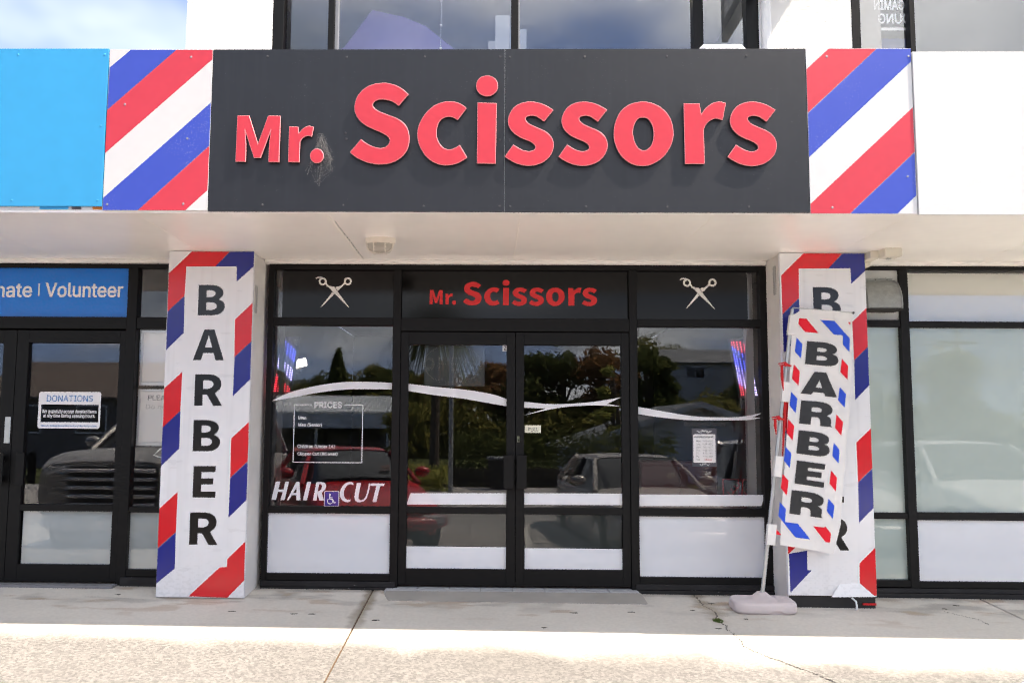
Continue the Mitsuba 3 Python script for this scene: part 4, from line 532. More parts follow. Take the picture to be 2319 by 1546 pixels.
# ------------------------------------------------------------------ column signs
SW = []
def barber_sign(name, label, dx, right=False):
    t = thing(name, label, 'sign', 'striped column signs reading barber')
    r = R['colL'] if not right else R['colR']
    r = [r[0], r[1], r[2], 2.574]
    rings = [R2(r)]
    if right:
        rings = [np.array([[r[0], r[2] + 0.004], [r[1], r[2]], [r[1], r[3]], [r[0], r[3]]])]
    add('panel', plate(rings, YC, -0.350, 0.0015), 'm_sign_white', t)
    clip = Polygon(R2(r)).buffer(-0.0015)
    S = D['col_stripes']
    for colr in ('red', 'blue'):
        for k, q in enumerate(S[colr]):
            z = np.array(q)[:, 1]
            if right and z.min() < 0.42 and z.max() < 0.5: continue
            g = Polygon(np.array(q)[:, :2] + [dx, 0]).buffer(0)
            if right and colr == 'blue' and z.max() < 0.75 and z.min() < 0.45: continue
            g = g.intersection(clip)
            if not g.is_empty: add('stripe', shape_plate(g, YC - 0.0014, YC + 0.0003), 'm_sign_' + colr, t)
    if right:
        E = D['col_stripes_right_bottom']
        for colr in ('red', 'blue'):
            g = Polygon(np.array(E[colr])[:, :2]).buffer(0).intersection(clip)
            add('stripe', shape_plate(g, YC - 0.0014, YC + 0.0003), 'm_sign_' + colr, t)
        e = np.array(E['grey'])[:, :2]
        V = np.array([[x, YC - 0.0025 - (0.035 if i in (0, 3) else 0.0), z - (0.004 if i in (0, 3) else 0)] for i, (x, z) in enumerate(e)])
        V2 = V + [0, 0.003, 0]
        m = trimesh.convex.convex_hull(np.vstack([V, V2])); add('peeling_corner', m, 'm_sign_white', t, label='corner of the panel sheet folding outwards')
        add('torn_edge', box(2.69, 2.786, -0.372, -0.362, 0.012, 0.026), 'm_ribbon', t)
        add('peeled_strip', tube([(2.60, -0.40, 0.068), (2.615, -0.435, 0.05), (2.618, -0.44, 0.02), (2.616, -0.435, -0.008)], 0.007, 6), 'm_sign_white', t)
        add('gap_lining', box(2.17, 2.785, -0.358, -0.352, -0.02, 0.072), 'm_black', t)
    K = D['col_glyphs']
    b2, r2 = D['col_B2'], D['col_R2']
    for ch, (a, b) in (('B', (0, 0)), ('A', (0, 0)), ('R', (0, 0)), ('B', b2), ('E', (0, 0)), ('R', r2)):
        add('letter', plate([ring(q, 5) + np.array([a + dx, b]) for q in K[ch]], YC - 0.0014, YC + 0.0003), 'm_sign_letter', t)
barber_sign('barber_sign', 'tall column sign reading BARBER, clear to view on the left column', 0.0)
barber_sign('barber_sign', 'tall column sign reading BARBER, half hidden behind the leaning banner', R['colR'][0] - R['colL'][0] + 0.008, True)

# ------------------------------------------------------------------ barber shopfront
S1 = thing('shopfront', 'black aluminium barber shopfront with double doors between the two striped columns', 'shopfront')
YF0, YF1 = -0.020, 0.060
def bar(parent, name, x0, x1, z0, z1, y0=YF0, y1=YF1, mat='m_frame', c=0.003): return add(name, box(x0, x1, y0, y1, z0, z1, c), mat, parent)
def pane(parent, x0, x1, z0, z1, y=GY, mat='m_glass'):
    m = trimesh.Trimesh([[x0, y, z0], [x1, y, z0], [x1, y, z1], [x0, y, z1]], [[0, 1, 2], [0, 2, 3]], process=False)
    return add('pane', m, mat, parent)
bar(S1, 'jamb', -1.760, -1.716, -0.03, 2.545); bar(S1, 'jamb', 2.112, 2.170, -0.05, 2.545)
bar(S1, 'head', -1.716, 2.112, 2.503, 2.545, YF0 + .001)
bar(S1, 'mullion', -0.767, -0.705, 0.0, 2.503, -0.026); bar(S1, 'mullion', 1.089, 1.151, 0.0, 2.503, -0.026)
bar(S1, 'transom', -1.716, -0.767, 2.058, 2.121); bar(S1, 'transom', 1.151, 2.112, 2.058, 2.118)
bar(S1, 'door_head', -0.705, 1.089, 2.016, 2.119, YF0 - .001)
bar(S1, 'rail', -1.716, -0.767, 0.596, 0.648); bar(S1, 'rail', 1.151, 2.112, 0.594, 0.653)
bar(S1, 'sill', -1.716, -0.767, 0.088, 0.141, YF0 - .004); bar(S1, 'sill', 1.151, 2.112, 0.085, 0.138, YF0 - .004)
for x0, x1 in ((-1.755, -0.722), (1.118, 2.165)):
    bar(S1, 'plinth', x0, x1, 0.043, 0.087, -0.040, 0.05, 'm_frame_dusty'); bar(S1, 'plinth', x0, x1, -0.10, 0.042, -0.050, 0.05, 'm_frame_dusty', 0.006)
for x0, x1 in ((-1.716, -1.657), (2.028, 2.112)): pane(S1, x0, x1, 2.12, 2.503)
pane(S1, -1.716, -0.767, 0.648, 2.058); pane(S1, 1.151, 2.112, 0.653, 2.058)
# black vinyl behind the fanlights, white panels below the windows
for x0, x1 in ((-1.657, -0.770), (-0.702, 1.086), (1.155, 2.028)):
    add('fanlight_vinyl', box(x0, x1, GY, GY + .003, 2.10, 2.51), 'm_vinyl_black', S1)
add('lower_panel', box(-1.716, -0.767, 0.008, 0.012, 0.141, 0.596), 'm_white_panel', S1)
add('lower_panel', box(1.151, 2.112, 0.008, 0.012, 0.138, 0.594), 'm_white_panel', S1)
add('inner_post', box(-1.69, -1.65, 0.10, 0.14, 0.0, 2.5), 'm_dark', S1); add('inner_post', box(2.03, 2.09, 0.10, 0.16, 0.0, 2.5), 'm_room_mid', S1)
def door(parent, x0, x1, gl, lo, lbl):
    d = add('door', join([box(x0, gl[0], -0.012, 0.032, 0.061, 2.010, .002), box(gl[1], x1, -0.012, 0.032, 0.061, 2.010, .002),
        box(gl[0], gl[1], -0.0115, 0.032, 1.911, 2.010, .002), box(gl[0], gl[1], -0.0115, 0.032, lo[3], gl[2], .002), box(gl[0], gl[1], -0.0115, 0.032, 0.061, lo[2], .002)]), 'm_frame', parent, label=lbl)
    pane(d, *gl); pane(d, *lo, GY, 'm_glass_soft')
    return d
d1 = door(S1, -0.703, 0.197, R['dgl_l'], R['dlo_l'], 'left black framed glass door')
d2 = door(S1, 0.201, 1.087, R['dgl_r'], R['dlo_r'], 'right black framed glass door with the PULL sticker')
for d, r in ((d1, R['handle_l']), (d2, R['handle_r'])):
    add('handle', join([box(r[0], r[1], -0.078, -0.066, r[2], r[3], .002), box(r[0] + .02, r[1] - .02, -0.067, -0.011, r[2] + .03, r[2] + .07), box(r[0] + .02, r[1] - .02, -0.067, -0.011, r[3] - .07, r[3] - .03)]), 'm_frame', d)
r = R['lock']; add('lock', box(r[0], r[1], -0.018, -0.011, r[2], r[3], .002), 'm_chrome', d2)
add('keyhole', box(r[0] + .006, r[1] - .006, -0.0195, -0.0175, r[2] + .008, r[2] + .022), 'm_black', d2)
def film(d, r, mat, y=0.026): return add('film', box(r[0], r[1], y, y + 0.002, r[2], r[3]), mat, d)
for d, lo, wh in ((d1, R['dlo_l'], R['dwhite_l']), (d2, R['dlo_r'], R['dwhite_r'])):
    film(d, [lo[0], lo[1], wh[3], lo[3]], 'm_frost_dark')
    add('white_film', box(wh[0], wh[1], 0.0145, 0.0160, lo[2] - .002, wh[3]), 'm_white_vinyl', d)
# threshold: tiles and concrete ramp
for k in range(8):
    a = -0.79 + 0.242 * k
    solo('threshold_tile', box(a + .002, min(a + .240, 1.13), -0.140, 0.035, 0.0, 0.041, .002), 'm_tile', f'{("leftmost", "second", "third", "fourth", "fifth", "sixth", "seventh", "rightmost")[k]} grey threshold tile from the left in the row under the glass doors', 'tile', 'threshold tiles under the doors')
mats['m_tile'] = P(worn((0.44, 0.45, 0.46), 0.15, 0.08), 0.6)
V = np.array([[-0.775, -0.142, .040], [1.135, -0.142, .040], [-0.735, -0.345, .012], [1.150, -0.345, .004], [-0.735, -0.352, -.03], [1.150, -0.352, -.03], [-0.80, -0.142, -.05], [1.16, -0.142, -.05], [-0.79, -0.20, .0], [1.165, -0.20, -.005]])
solo('door_ramp', trimesh.convex.convex_hull(V), 'm_ramp', 'low grey concrete ramp in front of the glass doors', 'ramp')
mats['m_ramp'] = bumped(P(worn((0.38, 0.36, 0.325), 0.3, 0.2), 0.85, 0.3), lambda p, n, uv: fbm(p.x * 80, p.y * 80, 0.0, 2), 0.002)

# ---- vinyl lettering and stickers on the barber shopfront
t = thing('fanlight_lettering', 'flat red lettering Mr. Scissors on the fanlight above the doors', 'lettering')
def fit(chars, r, mat, parent, name='letter'):
    rings, xs = [], []
    for ch, dx in chars:
        g = [ring(q, 4) + np.array([dx, 0]) for q in G[ch]]
        rings.append((ch, g)); xs += [p for q in g for p in q]
    xs = np.array(xs); lo, hi = xs.min(0), xs.max(0)
    s = (r[1] - r[0]) / (hi[0] - lo[0]); sz = (r[3] - r[2]) / (hi[1] - lo[1])
    for ch, g in rings:
        g = [np.column_stack([r[0] + (q[:, 0] - lo[0]) * s, r[2] + (q[:, 1] - lo[1]) * sz]) for q in g]
        gs = [g] if (ch == 'o' or len(g) == 1) else [[q] for q in g]
        add(name, join([plate(x, YD - 0.001, YD) for x in gs]), mat, parent)
fit([('M', 0), ('r', 0), ('.', 0)], R['mr'], 'm_fan_red', t)
fit([('S', 0), ('c', 0), ('i', 0), ('s', 0), ('s', D['s_dx'][0]), ('o', 0), ('R', 0), ('s', D['s_dx'][1])], R['scissors'], 'm_fan_red', t)
I = D['icon']
def scissors(label, dx):
    sh = lambda k: np.array(I[k])[:, :2] + [dx, 0]
    rg = sh('rings'); rad = abs(rg[2][0] - rg[0][0])
    rest = LineString(ring([[p[0], p[1]] for p in sh('rest')], 4)[:-4]).buffer(0.006) if False else LineString(sh('rest')).buffer(0.0055)
    one = unary_union([Polygon(sh('blade')).buffer(0.0008), Point(*rg[0]).buffer(rad + .007).difference(Point(*rg[0]).buffer(rad - .008)), rest])
    two = unary_union([Polygon(sh('up')).buffer(0.0008), Point(*rg[1]).buffer(rad + .007).difference(Point(*rg[1]).buffer(rad - .008))])
    one = one.difference(Point(*rg[0]).buffer(rad - .008)); two = two.difference(Point(*rg[1]).buffer(rad - .008))
    t = thing('scissors_decal', label, 'decal', 'scissors decals on the fanlights')
    add('front_blade', shape_plate(one, YD - 0.001, YD), 'm_cream_decal', t)
    add('rear_blade', join([shape_plate(two, YD - 0.001, YD), shape_plate(Polygon(sh('low')), YD - 0.001, YD)]), 'm_cream_decal', t)
scissors('cream crossed scissors decal on the fanlight over the prices window', 0.0)
scissors('cream crossed scissors decal on the fanlight over the business hours window', D['icon_dx'])
for k, (w, l) in enumerate(zip(D['swoosh'], ('white wave decal rising over the price list on the left window', 'white wave decal across the left glass door', 'forked white wave decal across the right glass door', 'white wave decal over the business hours card'))):
    solo('wave_decal', plate([ring(w, 5)], YD - 0.001, YD), 'm_white_vinyl', l, 'decal', 'white wave decals across the glass')
for w, l in zip(D['bands'], ('white safety band with a slanted left end on the left glass door', 'white safety band on the right glass door', 'white safety band with a slanted right end on the right window')):
    solo('safety_band', plate([np.array(w)[:, :2]], YD - 0.001, YD), 'm_white_vinyl', l, 'decal', 'white safety bands across the glass')
t = thing('price_list', 'white outlined price list lettered on the left window', 'price list')
r = R['pbox']; o = Polygon(R2([r[0], r[1], r[2], 1.437])); i = Polygon(R2([r[0] + .006, r[1] - .006, r[2] + .006, 1.431]))
fr = o.difference(i).difference(Polygon(R2([-1.400, -1.141, 1.42, 1.45])))
add('outline', shape_plate(fr, YD - 0.001, YD), 'm_text_white', t)
for key, txt in (('prices', 'PRICES'), ('men', 'Men'), ('senior', 'Men (Senior)'), ('child', 'Children (Under 14)'), ('clip', 'Clipper Cut (All over)')):
    add('text_line', words(txt, R[key], YD), 'm_text_white', t)
t = thing('haircut_lettering', 'white slanted lettering HAIR CUT along the bottom of the left window', 'lettering')
for ch, key in zip('HAIRCUT', ('H', 'A', 'I', 'R', 'C', 'U', 'T')):
    add('letter', plate([ring(q, 5) for q in D['haircut'][key]], YD - 0.001, YD), 'm_white_vinyl', t)
# wheelchair access sticker
r = R['chair']; cx, cz, s = (r[0] + r[1]) / 2, (r[2] + r[3]) / 2, (r[1] - r[0]) / 285
t = thing('access_sticker', 'square blue wheelchair access sticker between HAIR and CUT', 'sticker')
q = Polygon(R2(r)).buffer(-0.008).buffer(0.008)
add('border', shape_plate(q, YD - 0.0022, YD - 0.001), 'm_text_white', t)
add('field', shape_plate(q.buffer(-0.0055), YD - 0.0032, YD - 0.002), 'm_wheel_blue', t)
def pt(x, y): return (cx + (x - 1252) * s, cz - (y - 401) * s)
arc = [pt(1225 + 50 * math.cos(a), 442 + 52 * math.sin(a)) for a in np.radians(np.arange(-20, 232, 12))]
w = 9 * s
sym = unary_union([Point(*pt(1220, 322)).buffer(19 * s), LineString([pt(1216, 345), pt(1218, 408), pt(1272, 410), pt(1302, 474), pt(1332, 462)]).buffer(w), LineString([pt(1218, 378), pt(1266, 380)]).buffer(w * .8), LineString(arc).buffer(w * .8)])
add('symbol', shape_plate(sym, YD - 0.0042, YD - 0.003), 'm_text_white', t)
t = thing('pull_sticker', 'small pale PULL sticker on the right glass door', 'sticker')
add('card', quad(R['pull'], YD - 0.001, YD), 'm_pale_sticker', t); add('text_line', words('PULL', R['pulltext'], YD - 0.0012, bold=False), 'm_text_dark', t)
t = thing('number_sticker', 'tiny white sticker with the number 2 in the top corner of the left glass door', 'sticker')
r = R['two']; add('card', quad(r, YD - 0.001, YD), 'm_text_white', t); add('text_line', words('2', [r[0] + .009, r[1] - .006, r[2] + .009, r[3] - .008], YD - 0.0012), 'm_text_dark', t)
solo('hours_heading', words('Business Hours', R['bh'], YD), 'm_text_dark', 'dim black lettering Business Hours above the hours card', 'lettering')
t = thing('hours_card', 'grey framed white card listing the business hours on the right window', 'card')
r = R['hours']; add('frame', quad(r, YD - 0.001, YD), 'm_grey_card', t)
r = R['hoursw']; add('card', shape_plate(Polygon(R2(r)).buffer(-.006).buffer(.006), YD - 0.0022, YD - 0.001), 'm_text_white', t)
W, H = r[1] - r[0], r[3] - r[2]
add('text_line', words('BUSINESS HOURS', [r[0] + .06 * W, r[1] - .07 * W, r[3] - .125 * H, r[3] - .065 * H], YD - 0.0024), 'm_text_dark', t)
for k, (a, b) in enumerate((('Mon.', '9:00-6:00'), ('Tues.', '9:00-6:00'), ('Wed.', '9:00-6:00'), ('Thur.', '9:00-6:00'), ('Fri.', '9:00-6:00'), ('Sat.', '9:00-5:00'), ('Sun.', 'Closed'))):
    z1 = r[3] - (0.205 + 0.109 * k) * H; z0 = z1 - 0.062 * H
    wa = {'Mon.': .22, 'Tues.': .22, 'Wed.': .22, 'Thur.': .22, 'Fri.': .13, 'Sat.': .15, 'Sun.': .19}[a] * W
    add('text_line', words(a, [r[0] + .13 * W, r[0] + .13 * W + wa, z0, z1], YD - 0.0024, bold=False), 'm_text_grey', t)
    add('text_line', words(b, [r[0] + (.43 if k < 6 else .49) * W, r[1] - (.12 if k < 6 else .17) * W, z0, z1], YD - 0.0024, bold=False), 'm_text_red' if k == 6 else 'm_text_grey', t)
r = R['hours']
def curl(x, z, w, sgn): return [(x + sgn * w * u, z + 0.011 * math.sin(u * 7.5) * (1 - 0.5 * u)) for u in np.linspace(0, 1, 14)]
mx = (r[0] + r[1]) / 2
orn = unary_union([LineString(curl(mx, z, w, s)).buffer(0.0017) for z, w in ((r[3] - .023, .062), (r[3] - .028, .045), (r[2] + .015, .04)) for s in (-1, 1)])
add('ornament', shape_plate(orn, YD - 0.0022, YD - 0.0008), 'm_text_white', t)

# ---- inside the barber shop, seen dimly through the glass
def led_pole(label, cx, z0, z1, lean, kind):
    """An electric barber pole: LED dots on a half cylinder behind the window."""
    t = thing('led_barber_pole', label, 'sign', 'LED barber poles in the windows')
    y, rad, rows, cols = 0.165, 0.066, 23, 7
    groups = {'red': [], 'blue': [], 'white': [], 'off': []}
    for i in range(rows):
        z = z1 - (z1 - z0) * i / (rows - 1)
        for j in range(cols):
            a = math.pi * (0.12 + 0.76 * j / (cols - 1))
            x = cx + lean * (i / (rows - 1) - 0.5) - rad * math.cos(a)
            yy = y - 0.55 * rad * math.sin(a)
            u = i - j if kind == 0 else i - j
            c = 'off'
            if kind == 0:
                v = i - j
                c = 'blue' if -1 <= v <= 3 else 'white' if 7 <= v <= 11 else 'red' if v >= 15 else 'off'
            else:
                v = i - j
                c = 'red' if -3 <= v <= 1 and i < 7 else 'blue' if (1 < v <= 3) or (5 <= v <= 9) else 'white' if (9 < v <= 11) or (13 <= v <= 17) else 'red' if v >= 18 else 'off'
            m = trimesh.creation.cylinder(0.0042 if c != 'off' else 0.0022, 0.004, sections=8)
            m.apply_transform(trimesh.transformations.rotation_matrix(math.pi / 2, [1, 0, 0])); m.apply_translation([x, yy, z])
            groups[c].append(m)
    for c, ms in groups.items():
        if not ms: continue
        k = add(f'{c}_dots' if c != 'off' else 'unlit_dots', join(ms), 'm_led_off', t, kind='stuff')
        if c != 'off': scene[k]['emitter'] = {'type': 'area', 'radiance': rgb({'red': (0.42, 0.010, 0.022), 'blue': (0.04, 0.055, 0.62), 'white': (0.32, 0.28, 0.68)}[c])}
    back = trimesh.creation.cylinder(rad * 1.08, z1 - z0 + 0.06, sections=20); back.apply_translation([cx, y + 0.05, (z0 + z1) / 2])
    v = np.array(back.vertices); v[:, 0] += lean * (0.5 - (v[:, 2] - z0) / (z1 - z0)); back.vertices = v
    add('tube', back, 'm_led_tube', t, smooth=40)
    add('foot', box(cx + lean / 2 - .06, cx + lean / 2 + .06, y, y + .1, z0 - 0.11, z0 - 0.03, .01), 'm_dark', t)
mats['m_led_off'] = P((0.16, 0.17, 0.16), 0.4)
mats['m_led_tube'] = P((0.035, 0.037, 0.045), 0.3)
led_pole('lit red and blue LED barber pole inside the window over the price list', -1.648, R['led_l'][2], R['led_l'][3], -0.055, 0)
led_pole('lit red and blue LED barber pole inside the window with the hours card', 2.028, R['led_r'][2], R['led_r'][3], 0.07, 1)
t = thing('led_open_sign', 'unlit OPEN sign of LED dots behind the left glass door', 'sign')
r = R['led_open']; add('board', box(r[0] + .03, r[1], 0.10, 0.112, r[2] - .02, r[3], .004), 'm_led_board', t)
mats['m_led_board'] = P((0.022, 0.028, 0.033), 0.35)
pts = []
for rr in (0.235, 0.225):
    for a in np.linspace(0, 2 * np.pi, 52, endpoint=False): pts.append((-0.30 + rr * math.cos(a), 1.765 + (rr - .09 + (.025 if rr == .225 else 0)) * math.sin(a)))
o = R['open']; w = (o[1] - o[0]) / 4.4
def dots(segs, cx):
    for a, b in segs:
        n = max(2, int(math.hypot((b[0] - a[0]) * w * .8, (b[1] - a[1]) * (o[3] - o[2])) / 0.011))
        for u in np.linspace(0, 1, n): pts.append((cx + (a[0] + (b[0] - a[0]) * u) * w * .8, o[2] + (a[1] + (b[1] - a[1]) * u) * (o[3] - o[2])))
for rr in (1.0, 0.78):
    for a in np.linspace(0, 2 * np.pi, 22, endpoint=False): pts.append((o[0] + w * .45 + rr * w * .42 * math.cos(a), (o[2] + o[3]) / 2 + rr * (o[3] - o[2]) / 2 * math.sin(a)))
dots([((0, 0), (0, 1)), ((.12, 0), (.12, 1)), ((0, 1), (.8, 1)), ((.8, 1), (.9, .75)), ((.9, .75), (.8, .5)), ((.8, .5), (.1, .5))], o[0] + w * 1.2)
dots([((0, 0), (0, 1)), ((.12, 0), (.12, 1)), ((0, 1), (.9, 1)), ((0, .5), (.7, .5)), ((0, 0), (.9, 0))], o[0] + w * 2.3)
dots([((0, 0), (0, 1)), ((0, 1), (.9, 0)), ((.9, 0), (.9, 1)), ((.12, 0), (.12, .9))], o[0] + w * 3.4)
ms = []
for x, z in pts:
    m = trimesh.creation.cylinder(0.0027, 0.004, sections=6); m.apply_transform(trimesh.transformations.rotation_matrix(math.pi / 2, [1, 0, 0])); m.apply_translation([x, 0.098, z]); ms.append(m)
mats['m_led_pale'] = P((0.20, 0.20, 0.19), 0.4)
add('dots', join(ms), 'm_led_pale', t, kind='stuff')
t = thing('wall_lamp', 'small lit lamp glowing inside the left window', 'lamp')
m = trimesh.creation.cylinder(0.042, 0.13, sections=20); m.apply_transform(trimesh.transformations.rotation_matrix(math.radians(78), [0, 1, 0])); m.apply_translation([-2.00, 2.3, 1.92])
k = add('shade', m, 'm_text_white', t, smooth=40); scene[k]['emitter'] = {'type': 'area', 'radiance': rgb((1.3, 1.15, 0.85))}
add('bracket', box(-2.055, -1.99, 2.28, 2.32, 1.82, 1.86, .004), 'm_dark', t)
# waiting bench with red cushions, red cupboard, magazine rack by the right window
t = thing('red_cabinet', 'low dark red cabinet standing inside the right window', 'cabinet')
add('carcass', box(1.30, 1.95, 0.75, 1.15, 0.03, 0.98, .006), 'm_dark_red', t); add('door', box(1.305, 1.62, 0.735, 0.749, 0.06, 0.95, .004), 'm_dark_red', t); add('door', box(1.63, 1.945, 0.735, 0.749, 0.06, 0.95, .004), 'm_dark_red', t)
mats['m_dark_red'] = P((0.07, 0.006, 0.008), 0.5)
t = thing('magazine_rack', 'small red wire magazine rack inside the right window', 'rack')
for x0, x1, tilt in ((1.86, 1.985, 0.02), (2.0, 2.09, 0.04)):
    fr = [(x0, .22, .66), (x1, .22, .66), (x1 + tilt, .30, .86), (x0 + tilt, .30, .86)]
    add('wire', tube(np.array(fr + fr[:1]), .004, 6), 'm_ribbon', t)
    for k in range(5): add('wire', tube([(x0 + (x1 - x0) * k / 5, .22 + .016 * (k % 2), .67 + .03 * k), (x0 + (x1 - x0) * (k + 1) / 5 + .02, .25, .70 + .03 * k), (x0 + (x1 - x0) * k / 5 + .02, .26, .74 + .025 * k)], .003, 5), 'm_ribbon', t)
add('base', box(1.84, 2.10, .2, .33, .60, .66, .004), 'm_dark_red', t)

# ------------------------------------------------------------------ left neighbour's shopfront
S2 = thing('shopfront', 'black aluminium charity shopfront with a blue fanlight sign at the left edge', 'shopfront')
bar(S2, 'head', -6.5, -2.43, 2.512, 2.545, YF0 + .001)
bar(S2, 'mullion', -2.882, -2.803, -0.02, 2.512, -0.026)
bar(S2, 'transom', -2.803, -2.43, 2.024, 2.117); bar(S2, 'door_head', -6.5, -2.882, 2.022, 2.117, YF0 - .001)
bar(S2, 'rail', -2.803, -2.43, 0.591, 0.634); bar(S2, 'sill', -2.803, -2.43, 0.105, 0.157, YF0 - .004)
bar(S2, 'plinth', -2.84, -2.43, -0.08, 0.103, -0.045, 0.05, 'm_frame_dusty', .006)
pane(S2, -2.803, -2.43, 2.117, 2.512); pane(S2, -2.803, -2.43, 0.634, 2.024); pane(S2, -2.803, -2.43, 0.157, 0.591)
add('film', box(-2.803, -2.43, 0.026, 0.028, 0.157, 0.591), 'm_frost_grey', S2)
da = door(S2, -3.752, -2.884, R['L_dgl'], R['L_dlo'], 'black framed glass door with the donations sign')
film(da, R['L_dlo'], 'm_frost_grey')
g = [-4.60, -3.86, 0.647, 1.91]; g2 = [-4.60, -3.86, 0.189, 0.596]
db = door(S2, -4.67, -3.756, g, g2, 'black framed glass door cut by the left edge')
film(db, g2, 'm_frost_grey')
for d, r in ((da, R['L_hand']), (db, R['L_hand0'])):
    add('handle', join([box(r[0], r[1], -0.078, -0.066, r[2], r[3], .002), box(r[0] + .02, r[1] - .02, -0.067, -0.011, r[2] + .03, r[2] + .07), box(r[0] + .02, r[1] - .02, -0.067, -0.011, r[3] - .07, r[3] - .03)]), 'm_frame', d)
r = R['L_lock']; add('lock_plate', box(r[0] - .02, r[1] - .016, -0.018, -0.011, r[2], r[3], .002), 'm_steel', db)
bar(S2, 'mullion', -6.5, -4.672, -0.02, 2.0); bar(S2, 'threshold', -5.2, -2.86, -0.10, 0.050, -0.13, -0.022, 'm_threshold', .006)
t = thing('fanlight_sign', 'bright blue fanlight sign with white words Donate and Volunteer', 'sign')
r = R['L_fan']; add('film', box(-4.9, r[1], 0.014, 0.018, 2.117, 2.512), 'm_blue_film', t)
r = R['L_txtn']; add('text_line', words('Donate', [-4.155, r[1], r[2], r[3]], 0.014), 'm_text_white', t)
add('text_line', words('Volunteer', R['L_txtV'], 0.014), 'm_text_white', t); add('divider', quad(R['L_bar'], 0.0128, 0.014), 'm_text_white', t)
t = thing('donations_sign', 'white DONATIONS notice with a clear middle on the left glass door', 'sign')
r = R['L_don']; q = Polygon(R2(r)).buffer(-.02).buffer(.02)
b = R['L_donbox']; add('card', shape_plate(q.difference(Polygon(R2([b[0], b[1], 1.285, b[3]]))), YD - .001, YD), 'm_text_white', t)
add('text_line', words('DONATIONS', R['L_dontitle'], YD - .0012, bold=False), 'm_text_blue', t)
add('text_line', words('We gratefully accept donated items', R['L_donl1'], YD), 'm_text_white', t); add('text_line', words('at any time during opening hours.', R['L_donl2'], YD), 'm_text_white', t)
add('text_line', words('Please do not leave items outside the store as they may go missing.', [b[0] + .006, b[1] - .005, 1.250, 1.264], YD - .0012, bold=False), 'm_text_blue', t)
def whiteboard(r, label, txt=False):
    t = thing('whiteboard', label, 'whiteboard', 'whiteboards behind the narrow window')
    add('board', box(r[0] + .02, r[1], 0.060, 0.070, r[2] + .03, r[3] - .02), 'm_white_board', t)
    for a in ((r[0], r[0] + .022, r[2], r[3]), (r[0], r[1], r[3] - .022, r[3]), (r[0], r[1], r[2], r[2] + .032)): add('frame', box(a[0], a[1], 0.052, 0.062, a[2], a[3], .004), 'm_alloy', t)
    if txt:
        add('text_line', words('PLEASE', R['wb_txt'], 0.0598, bold=False), 'm_text_grey', t)
        add('text_line', words('Do not', [-2.73, -2.55, 1.395, 1.43], 0.0598, bold=False), 'm_text_faint', t)
mats['m_threshold'] = P(worn((0.22, 0.22, 0.235), .3, .1), .6)
mats['m_white_board'] = P((0.72, 0.71, 0.69), 0.35)
mats['m_alloy'] = P((0.60, 0.61, 0.61), 0.3, metal=0.6)
mats['m_text_faint'] = P((0.45, 0.45, 0.45), 0.5)
whiteboard([-2.792, -2.44, 1.577, 2.022], 'blank whiteboard, the upper one behind the narrow left window')
whiteboard([-2.798, -2.44, 1.10, 1.552], 'whiteboard with PLEASE written on it, the lower one', True)
solo('hanging_rope', tube([(-2.55, .09, 1.12), (-2.62, .08, 1.07), (-2.66, .08, 1.03), (-2.60, .09, 1.01), (-2.53, .09, 0.97), (-2.57, .08, 1.04), (-2.5, .09, 1.05), (-2.57, .08, .99)], .006, 6), 'm_text_white', 'loop of pale cord dangling below the lower whiteboard', 'cord')

# ------------------------------------------------------------------ right neighbour's shopfront
S3 = thing('shopfront', 'black aluminium shopfront with frosted glass at the right edge', 'shopfront')
X1 = 6.9
bar(S3, 'head', 2.80, X1, 2.515, 2.545, YF0 + .001)
bar(S3, 'mullion', 3.200, 3.268, -0.06, 2.515, -0.026); bar(S3, 'mullion', 5.4, 5.47, -0.06, 2.515, -0.026)
bar(S3, 'transom', 2.80, 3.200, 2.066, 2.120); bar(S3, 'transom', 3.268, 5.4, 2.062, 2.110); bar(S3, 'transom', 5.47, X1, 2.062, 2.110)
bar(S3, 'rail', 2.80, 3.200, 0.590, 0.634); bar(S3, 'rail', 3.268, 5.4, 0.583, 0.640); bar(S3, 'rail', 5.47, X1, 0.583, 0.640)
bar(S3, 'sill', 2.80, 3.200, 0.080, 0.132, YF0 - .004); bar(S3, 'sill', 3.268, X1, 0.075, 0.124, YF0 - .003)
bar(S3, 'plinth', 2.80, X1, 0.040, 0.074, -0.040, 0.05, 'm_frame_dusty'); bar(S3, 'plinth', 2.80, X1, -0.12, 0.039, -0.05, 0.05, 'm_frame_dusty', .006)
def glazed(x0, x1, z0, z1, mat):
    pane(S3, x0, x1, z0, z1, GY, 'm_glass_soft'); add('frosted_film', box(x0, x1, 0.026, 0.028, z0, z1), mat, S3)
glazed(2.80, 3.2, 0.634, 2.066, 'm_frost'); glazed(2.80, 3.2, 0.132, 0.590, 'm_frost'); glazed(3.268, 5.4, 0.640, 2.062, 'm_frost'); glazed(5.47, X1, 0.640, 2.062, 'm_frost')
pane(S3, 3.268, 5.4, 2.110, 2.515); add('blind', box(3.268, 5.4, 0.05, 0.054, 2.10, 2.50), 'm_blind', S3)
add('lower_panel', box(3.268, 5.4, 0.008, 0.012, 0.124, 0.583), 'm_white_panel', S3); add('lower_panel', box(5.47, X1, 0.008, 0.012, 0.124, 0.583), 'm_white_panel', S3)
add('vent_panel', box(2.80, 3.200, 0.004, 0.012, 2.120, 2.515), 'm_pale_panel', S3)
mats['m_pale_panel'] = P(worn((0.60, 0.61, 0.60), 0.25, 0.12), 0.5)
